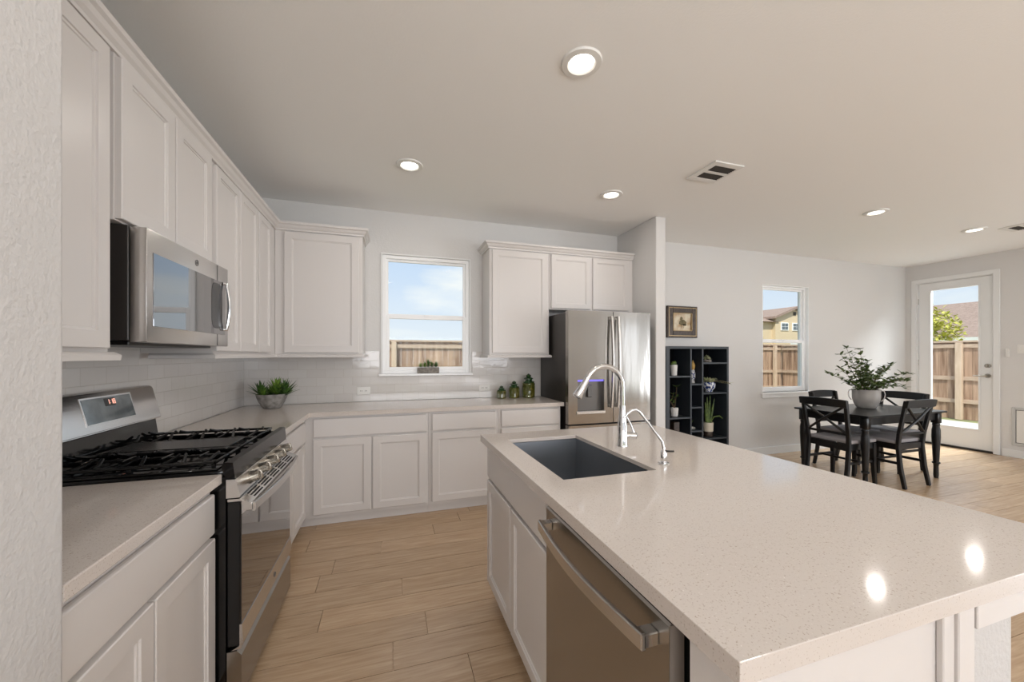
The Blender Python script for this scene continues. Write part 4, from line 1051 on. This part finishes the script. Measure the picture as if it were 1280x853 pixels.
b = MB(); b.tube([(3.73, YP-.02, ZR[1]+.12), (3.80, YP-.09, ZR[1]+.135), (3.87, YP-.17, ZR[1]+.108)], .003, 6); b.build('trailing_stem', M['stem'], t)
t = thing('snake_plant', (3.70, YP, ZR[2]), 'tall upright dark cactus in a cream pot, lower right shelf', 'potted plant')
MB().lathe((3.700, YP, ZR[2]+.0008), [(.055, 0), (.058, .01), (.052, .058), (.004, .060)], 20).build('pot_stand', M['frame'], t, 40)
pot(3.700, YP, ZR[2]+.061, .058, .063, .108, M['cream'], t)
b = MB()
for (dx, dx2, h) in ((-.02, -.03, .26), (.01, .015, .34), (.03, .06, .30), (-.005, -.015, .32)):
    b.tube([(3.70+dx, YP, ZR[2]+.155), (3.70+dx+dx2*.5, YP-.005, ZR[2]+.155+h*.5), (3.70+dx+dx2, YP-.01, ZR[2]+.155+h)], [.015, .016, .005], 8)
b.build('cactus', M['leafd'], t, True)
b = MB(); b.tube([(3.73, YP, ZR[2]+.155), (3.76, YP-.03, ZR[2]+.235), (3.83, YP-.05, ZR[2]+.245), (3.865, YP-.06, ZR[2]+.215)], [.009, .009, .008, .006], 8)
b.build('side_arm', M['leafd'], t, True)

# ------------------------------------------------------------------ dining set
TX0, TX1, TY0, TY1, TZ = 4.545, 5.845, 2.555, 3.295, .75
t = thing('dining_table', ((TX0+TX1)/2, (TY0+TY1)/2, 0), 'black wooden dining table with turned legs near the patio door', 'table')
MB().box(TX0, TX1, TY0, TY1, TZ-.020, TZ, .005, 2).build('tabletop', M['table'], t)
a = MB(); i_ = .055
a.box(TX0+i_, TX1-i_, TY0+i_, TY0+i_+.02, TZ-.105, TZ-.021).box(TX0+i_, TX1-i_, TY1-i_-.02, TY1-i_, TZ-.105, TZ-.021).box(TX0+i_, TX0+i_+.02, TY0+i_+.02, TY1-i_-.02, TZ-.105, TZ-.021).box(TX1-i_-.02, TX1-i_, TY0+i_+.02, TY1-i_-.02, TZ-.105, TZ-.021)
a.build('apron', M['table'], t)
for lx in (TX0+.065, TX1-.065):
    for ly in (TY0+.065, TY1-.065):
        l = MB(); l.box(lx-.032, lx+.032, ly-.032, ly+.032, TZ-.14, TZ-.021, .003)
        l.lathe((lx, ly, 0.001), [(.019, 0), (.023, .03), (.021, .13), (.024, .155), (.034, .162), (.034, .175), (.024, .182), (.026, .20), (.030, .30), (.037, .45), (.036, .53), (.028, .575), (.032, .59), (.032, .602), (.026, .611)], 20)
        l.build('leg', M['table'], t, 50)
# chair, facing +y locally (back at -y)
def make_chair(label):
    t = thing('dining_chair', (0, 0, 0), label, 'chair', 'black cross-back dining chairs')
    W = .215; D0, D1 = -.20, .20; SZ = .455
    def backpost(s_):
        mb = MB(); pth = [(s_*.195, D0-.055, .001), (s_*.195, D0-.020, .20), (s_*.195, D0, .42), (s_*.200, D0-.012, .55), (s_*.212, D0-.075, .90)]
        R_ = []
        for (x, y, z) in pth:
            hw = .019 if z < .8 else .017; hd = .016 if z > .05 else .014
            R_.append([mb._v((x-hw, y-hd, z)), mb._v((x+hw, y-hd, z)), mb._v((x+hw, y+hd, z)), mb._v((x-hw, y+hd, z))])
        for A_, B_ in zip(R_, R_[1:]):
            for k in range(4):
                q_ = (k+1) % 4; mb.bm.faces.new((A_[k], A_[q_], B_[q_], B_[k]))
        mb.bm.faces.new(R_[0][::-1]); mb.bm.faces.new(R_[-1])
        bmesh.ops.recalc_face_normals(mb.bm, faces=mb.bm.faces)
        bmesh.ops.bevel(mb.bm, geom=[e for e in mb.bm.edges if e.calc_face_angle(0) > 1], offset=.004, segments=1, affect='EDGES')
        return mb
    for s_ in (-1, 1): backpost(s_).build('back_leg', M['chairblack'], t, 40)
    for s_ in (-1, 1):
        mb = MB(); x = s_*.190
        R_ = [[mb._v((x+a_*h_+s_*o__, D1-.022+b_*h_+o__, z)) for (a_, b_) in ((-1,-1),(1,-1),(1,1),(-1,1))] for (h_, z, o__) in ((.014, .001, .012), (.017, .20, .004), (.020, .40, 0), (.020, .44, 0))]
        for A_, B_ in zip(R_, R_[1:]):
            for k in range(4):
                q_ = (k+1) % 4; mb.bm.faces.new((A_[k], A_[q_], B_[q_], B_[k]))
        mb.bm.faces.new(R_[0][::-1]); mb.bm.faces.new(R_[-1])
        mb.build('front_leg', M['chairblack'], t)
    f = MB(); f.box(-.170, .170, D1-.035, D1-.012, .385, .445).box(-.175, .175, D0-.006, D0+.014, .385, .445)
    f.box(-.200, -.180, D0+.016, D1-.04, .385, .445).box(.180, .200, D0+.016, D1-.04, .385, .445)
    f.build('seat_frame', M['chairblack'], t)
    s = MB(); s.box(-.208, .208, D0+.018, D1+.012, .446, .486, .014, 3); s.build('seat_cushion', M['seatfab'], t, 60)
    # top rail: curved plank
    mb = MB(); n_ = 12; A_ = []
    for k in range(n_+1):
        s_ = k/n_*2-1; x = s_*.232; y = D0-.083-.022*(1-s_*s_); zt_ = .905+.010*(1-s_*s_); zb_ = .826
        A_.append([mb._v((x, y-.010, zb_+.004)), mb._v((x, y+.012, zb_)), mb._v((x, y+.010-.012, zt_)), mb._v((x, y-.022, zt_-.004))])
    for k in range(n_):
        for jn in range(4):
            q_ = (jn+1) % 4; mb.bm.faces.new((A_[k][jn], A_[k][q_], A_[k+1][q_], A_[k+1][jn]))
    mb.bm.faces.new(A_[0][::-1]); mb.bm.faces.new(A_[-1])
    mb.build('top_rail', M['chairblack'], t, 50)
    mb = MB(); mb.box(-.185, .185, D0-.024, D0-.006, .535, .560, .003); mb.build('lower_back_rail', M['chairblack'], t)
    for s_ in (-1, 1):
        mb = MB(); mb.tube([(-s_*.178, D0-.018-.0*s_, .562), (0, D0-.052-s_*.007, .695), (s_*.190, D0-.074, .832)], .0125, 8)
        mb.build('cross_slat', M['chairblack'], t, True)
    for s_ in (-1, 1):
        mb = MB(); mb.box(s_*.19-.009, s_*.19+.009, D0-.012, D1-.035, .235, .262, .003); mb.build('side_stretcher', M['chairblack'], t)
    MB().box(-.180, .180, -.012, .012, .238, .258, .003).build('cross_stretcher', M['chairblack'], t)
    return t
ch = make_chair('black cross-back dining chair at the table end nearest the island')
ch.location = (4.665, 2.875, 0); ch.rotation_euler = (0, 0, -PI/2)
dup(ch, (5.165, 2.74, 0), 0, 'black cross-back dining chair on the near long side, seen from behind')
dup(ch, (5.730, 3.02, 0), PI/2, 'black cross-back dining chair at the table end by the patio door')
dup(ch, (5.285, 3.18, 0), PI, 'black cross-back dining chair on the far long side by the window')
# vase with branches
vx, vy = 5.268, 2.985
t = thing('plant_vase', (vx, vy, TZ), 'glossy grey ceramic vase of leafy green branches on the dining table', 'vase')
b = MB(); b.lathe((vx, vy, TZ+.0008), [(.078, 0), (.085, .004), (.110, .05), (.124, .10), (.127, .15), (.127, .195), (.133, .215), (.125, .215), (.118, .185), (.112, .10), (.002, .02)], 36)
b.build('vase_body', pm('vase_glaze', (182, 178, 174), 0.18, 0.15), t, True)
for s_ in (-1, 1):
    hv = Vector((.50*s_, -.866*s_, 0)); vc = Vector((vx, vy, TZ))
    MB().tube([vc + hv*r_ + Vector((0, 0, z_)) for r_, z_ in ((.126, .205), (.150, .200), (.158, .165), (.152, .12), (.128, .085))], .0055, 8).build('handle', M['chrome'], t, True)
br = [(-.60, .0, .26), (-.52, -.12, .36), (-.36, .1, .42), (-.48, .18, .20), (-.22, -.1, .34), (.10, -.12, .26), (.28, .12, .30), (.48, -.05, .30), (.66, .05, .24), (.84, -.06, .12), (1.00, .02, .02), (-.30, -.2, .18), (.38, .2, .20), (-.08, .0, .26), (-.42, .02, .50), (-.24, -.04, .48), (.58, .18, .20), (-.15, -.22, .12), (.20, -.24, .14), (.76, -.10, .20), (-.44, -.05, .10), (.42, -.2, .12), (.04, .1, .20)]
random.seed(11)
for (dx, dy, dz) in br:
    p0 = Vector((vx+.03*math.copysign(1, dx), vy, TZ+.16)); p2 = Vector((vx+dx*.72, vy+dy, TZ+.20+dz)); pm_ = p0.lerp(p2, .5) + Vector((0, 0, .10 if dx > .4 else .04))
    curve = []
    for k in range(9):
        s_ = k/8; curve.append(p0*(1-s_)**2 + pm_*2*s_*(1-s_) + p2*s_**2)
    so = MB().tube(curve, [.0032-.0018*k/8 for k in range(9)], 6).build('branch', M['stem'], t, True)
    lf = MB()
    for k in range(2, 9):
        for q_ in range(6):
            a = random.uniform(0, 2*PI); p = curve[k] + Vector((random.uniform(-.012, .012), random.uniform(-.012, .012), random.uniform(-.01, .01)))
            lf.leaf(p, (math.cos(a), math.sin(a)*.7, random.uniform(-.3, .9)), random.uniform(.045, .07), random.uniform(.026, .038))
    lf.build('leaves', M['leafd'], so)

# ------------------------------------------------------------------ outdoors
struct('ground', MB().box(-12, 40, -12, 60, -.32, -.13), M['grass'], 'dry lawn surrounding the house', 'ground')
struct('patio', MB().box(XR+.17, 11.6, -2, 6.5, -.129, -.05), M['concrete'], 'pale concrete patio slab outside the glazed door', 'patio')
def fence(name, axis, const, a0, a1, ztop, posts, label, inward):
    cx = ((a0+a1)/2, const) if axis == 'x' else (const, (a0+a1)/2)
    t = thing(name, (cx[0], cx[1], -.12), label, 'fence')
    def bx(mb, s0, s1, n0, n1, z0, z1, bev=0):
        if axis == 'x': mb.box(s0, s1, const+n0*inward if inward > 0 else const-n1, const+n1*inward if inward > 0 else const-n0, z0, z1, bev)
        else: mb.box(const-n1, const-n0, s0, s1, z0, z1, bev)
    mb = MB(); s_ = a0
    while s_ < a1:
        bx(mb, s_, s_+.136, -.010, .008 + random.uniform(-.003, .003), -.12, ztop-.03); s_ += .142
    mb.build('board_panel', M['fence'], t)
    mb = MB(); bx(mb, a0, a1, -.04, .07, ztop-.03, ztop+.012); mb.build('cap_rail', M['fencerail'], t)
    for z in (.30, .83, 1.52 if False else 1.58):
        mb = MB(); bx(mb, a0, a1, .010, .048, z-.045, z+.045); mb.build('rail', M['fencerail'], t)
    for p in posts:
        mb = MB(); bx(mb, p-.055, p+.055, .049, .13, -.12, ztop-.035, .004); mb.build('post', M['fencepost'], t)
fence('backyard_fence', 'x', 9.6, -6, 14.9, 1.72, [-2.3, .08, 2.5, 4.9, 7.3, 9.7, 12.25, 14.6], 'weathered wooden plank fence behind the kitchen and dining windows', -1)
fence('side_fence', 'y', 12.6, -2, 9.5, 1.69, [.4, 2.85, 5.28, 7.7], 'sunlit wooden plank fence outside the patio door', -1)
# tan house behind the dining window
t = thing('neighbor_house', (31.5, 25, -.12), 'tan two-storey house with a gabled roof beyond the back fence', 'house')
hy = 24.0
MB().box(27.0, 36.0, hy, hy+8, -.12, 4.15).build('wall', M['stucco'], t)
gbl = MB(); gbl.prism([(30.6, 4.15), (35.0, 4.15), (35.0, 4.55), (32.75, 5.25), (30.6, 4.55)], hy-.3, hy+4, 'y'); gbl.build('gable_wall', M['stucco'], t)
MB().prism([(30.2, 4.42), (32.75, 5.32), (35.3, 4.42), (35.3, 4.60), (32.75, 5.52), (30.2, 4.60)], hy-.6, hy+5, 'y').build('gable_roof', M['shingle'], t)
MB().prism([(hy-.4, 4.16), (hy+4.0, 6.1), (hy+8.4, 4.16)], 26.6, 30.9, 'x').build('main_roof', M['shingle'], t)
MB().prism([(32.6, 4.75), (32.9, 4.75), (32.9, 5.05), (32.6, 5.05)], hy-.33, hy-.31, 'y').build('gable_vent', M['ventdk'], t)
for wx_ in (31.15, 32.45):
    fr = MB().box(wx_, wx_+.85, hy-.36, hy-.30, 3.45, 4.12, .01).build('window', M['vinyl'], t)
    g_ = MB()
    for i in range(2):
        for jn in range(2): g_.box(wx_+.08+i*.36, wx_+.41+i*.36, hy-.37, hy-.355, 3.52+jn*.28, 3.77+jn*.28)
    g_.build('pane', M['display'], fr)
MB().box(30.58, 35.02, hy-.3, hy-.001, -.12, 4.15).build('gable_bay', M['stucco'], t)
# house roof beyond the side fence
t = thing('neighbor_roof_house', (28, 11, -.12), 'house with a broad brown shingle roof beyond the side fence', 'house')
MB().box(24.5, 34, 3, 17, -.12, 2.2).build('wall', M['stucco'], t)
rf = MB(); rf.prism([(24.0, 2.05), (31, 4.35), (38, 2.05)], 2.5, 17.5, 'y')
rf.build('roof', M['shingle'], t)
MB().prism([(14.2, 4.25), (16.0, 4.9), (17.5, 4.9), (17.5, 4.25)], 30.2, 31.0, 'x').build('ridge', M['shingle'], t)
MB().box(23.85, 24.0, 2.5, 17.5, 1.95, 2.15).build('fascia', M['trim'], t)
# yellow-green tree in front of that roof
t = thing('yard_tree', (18.5, 8.75, -.12), 'yellow-green tree left of the brown roof beyond the side fence', 'tree')
MB().tube([(18.5, 8.7, -.12), (18.55, 8.75, 1.2), (18.5, 8.7, 2.2)], [.12, .09, .05], 10).build('trunk', M['bark'], t, True)
lf = MB(); random.seed(5)
for k in range(2200):
    a = random.uniform(0, 2*PI); b_ = random.uniform(-1, 1); r = random.random()**.4
    p = Vector((18.5 + 1.0*r*math.cos(a)*math.sqrt(1-b_*b_), 8.72 + 1.0*r*math.sin(a)*math.sqrt(1-b_*b_), 2.05 + 1.15*r*b_))
    lf.leaf(p, (random.uniform(-1, 1), random.uniform(-1, 1), random.uniform(-.4, 1)), .15, .085)
lf.build('crown', M['treeleaf'], t)
# unseen flat cover added outside the rear glazing to keep the sun off
struct('sun_blocker', MB().box(XL-.12, XR+.3, YS-3.2, YS-.17, 2.62, 2.80), M['trim'], 'unseen flat cover added to keep sun out of the rear windows', 'roof')
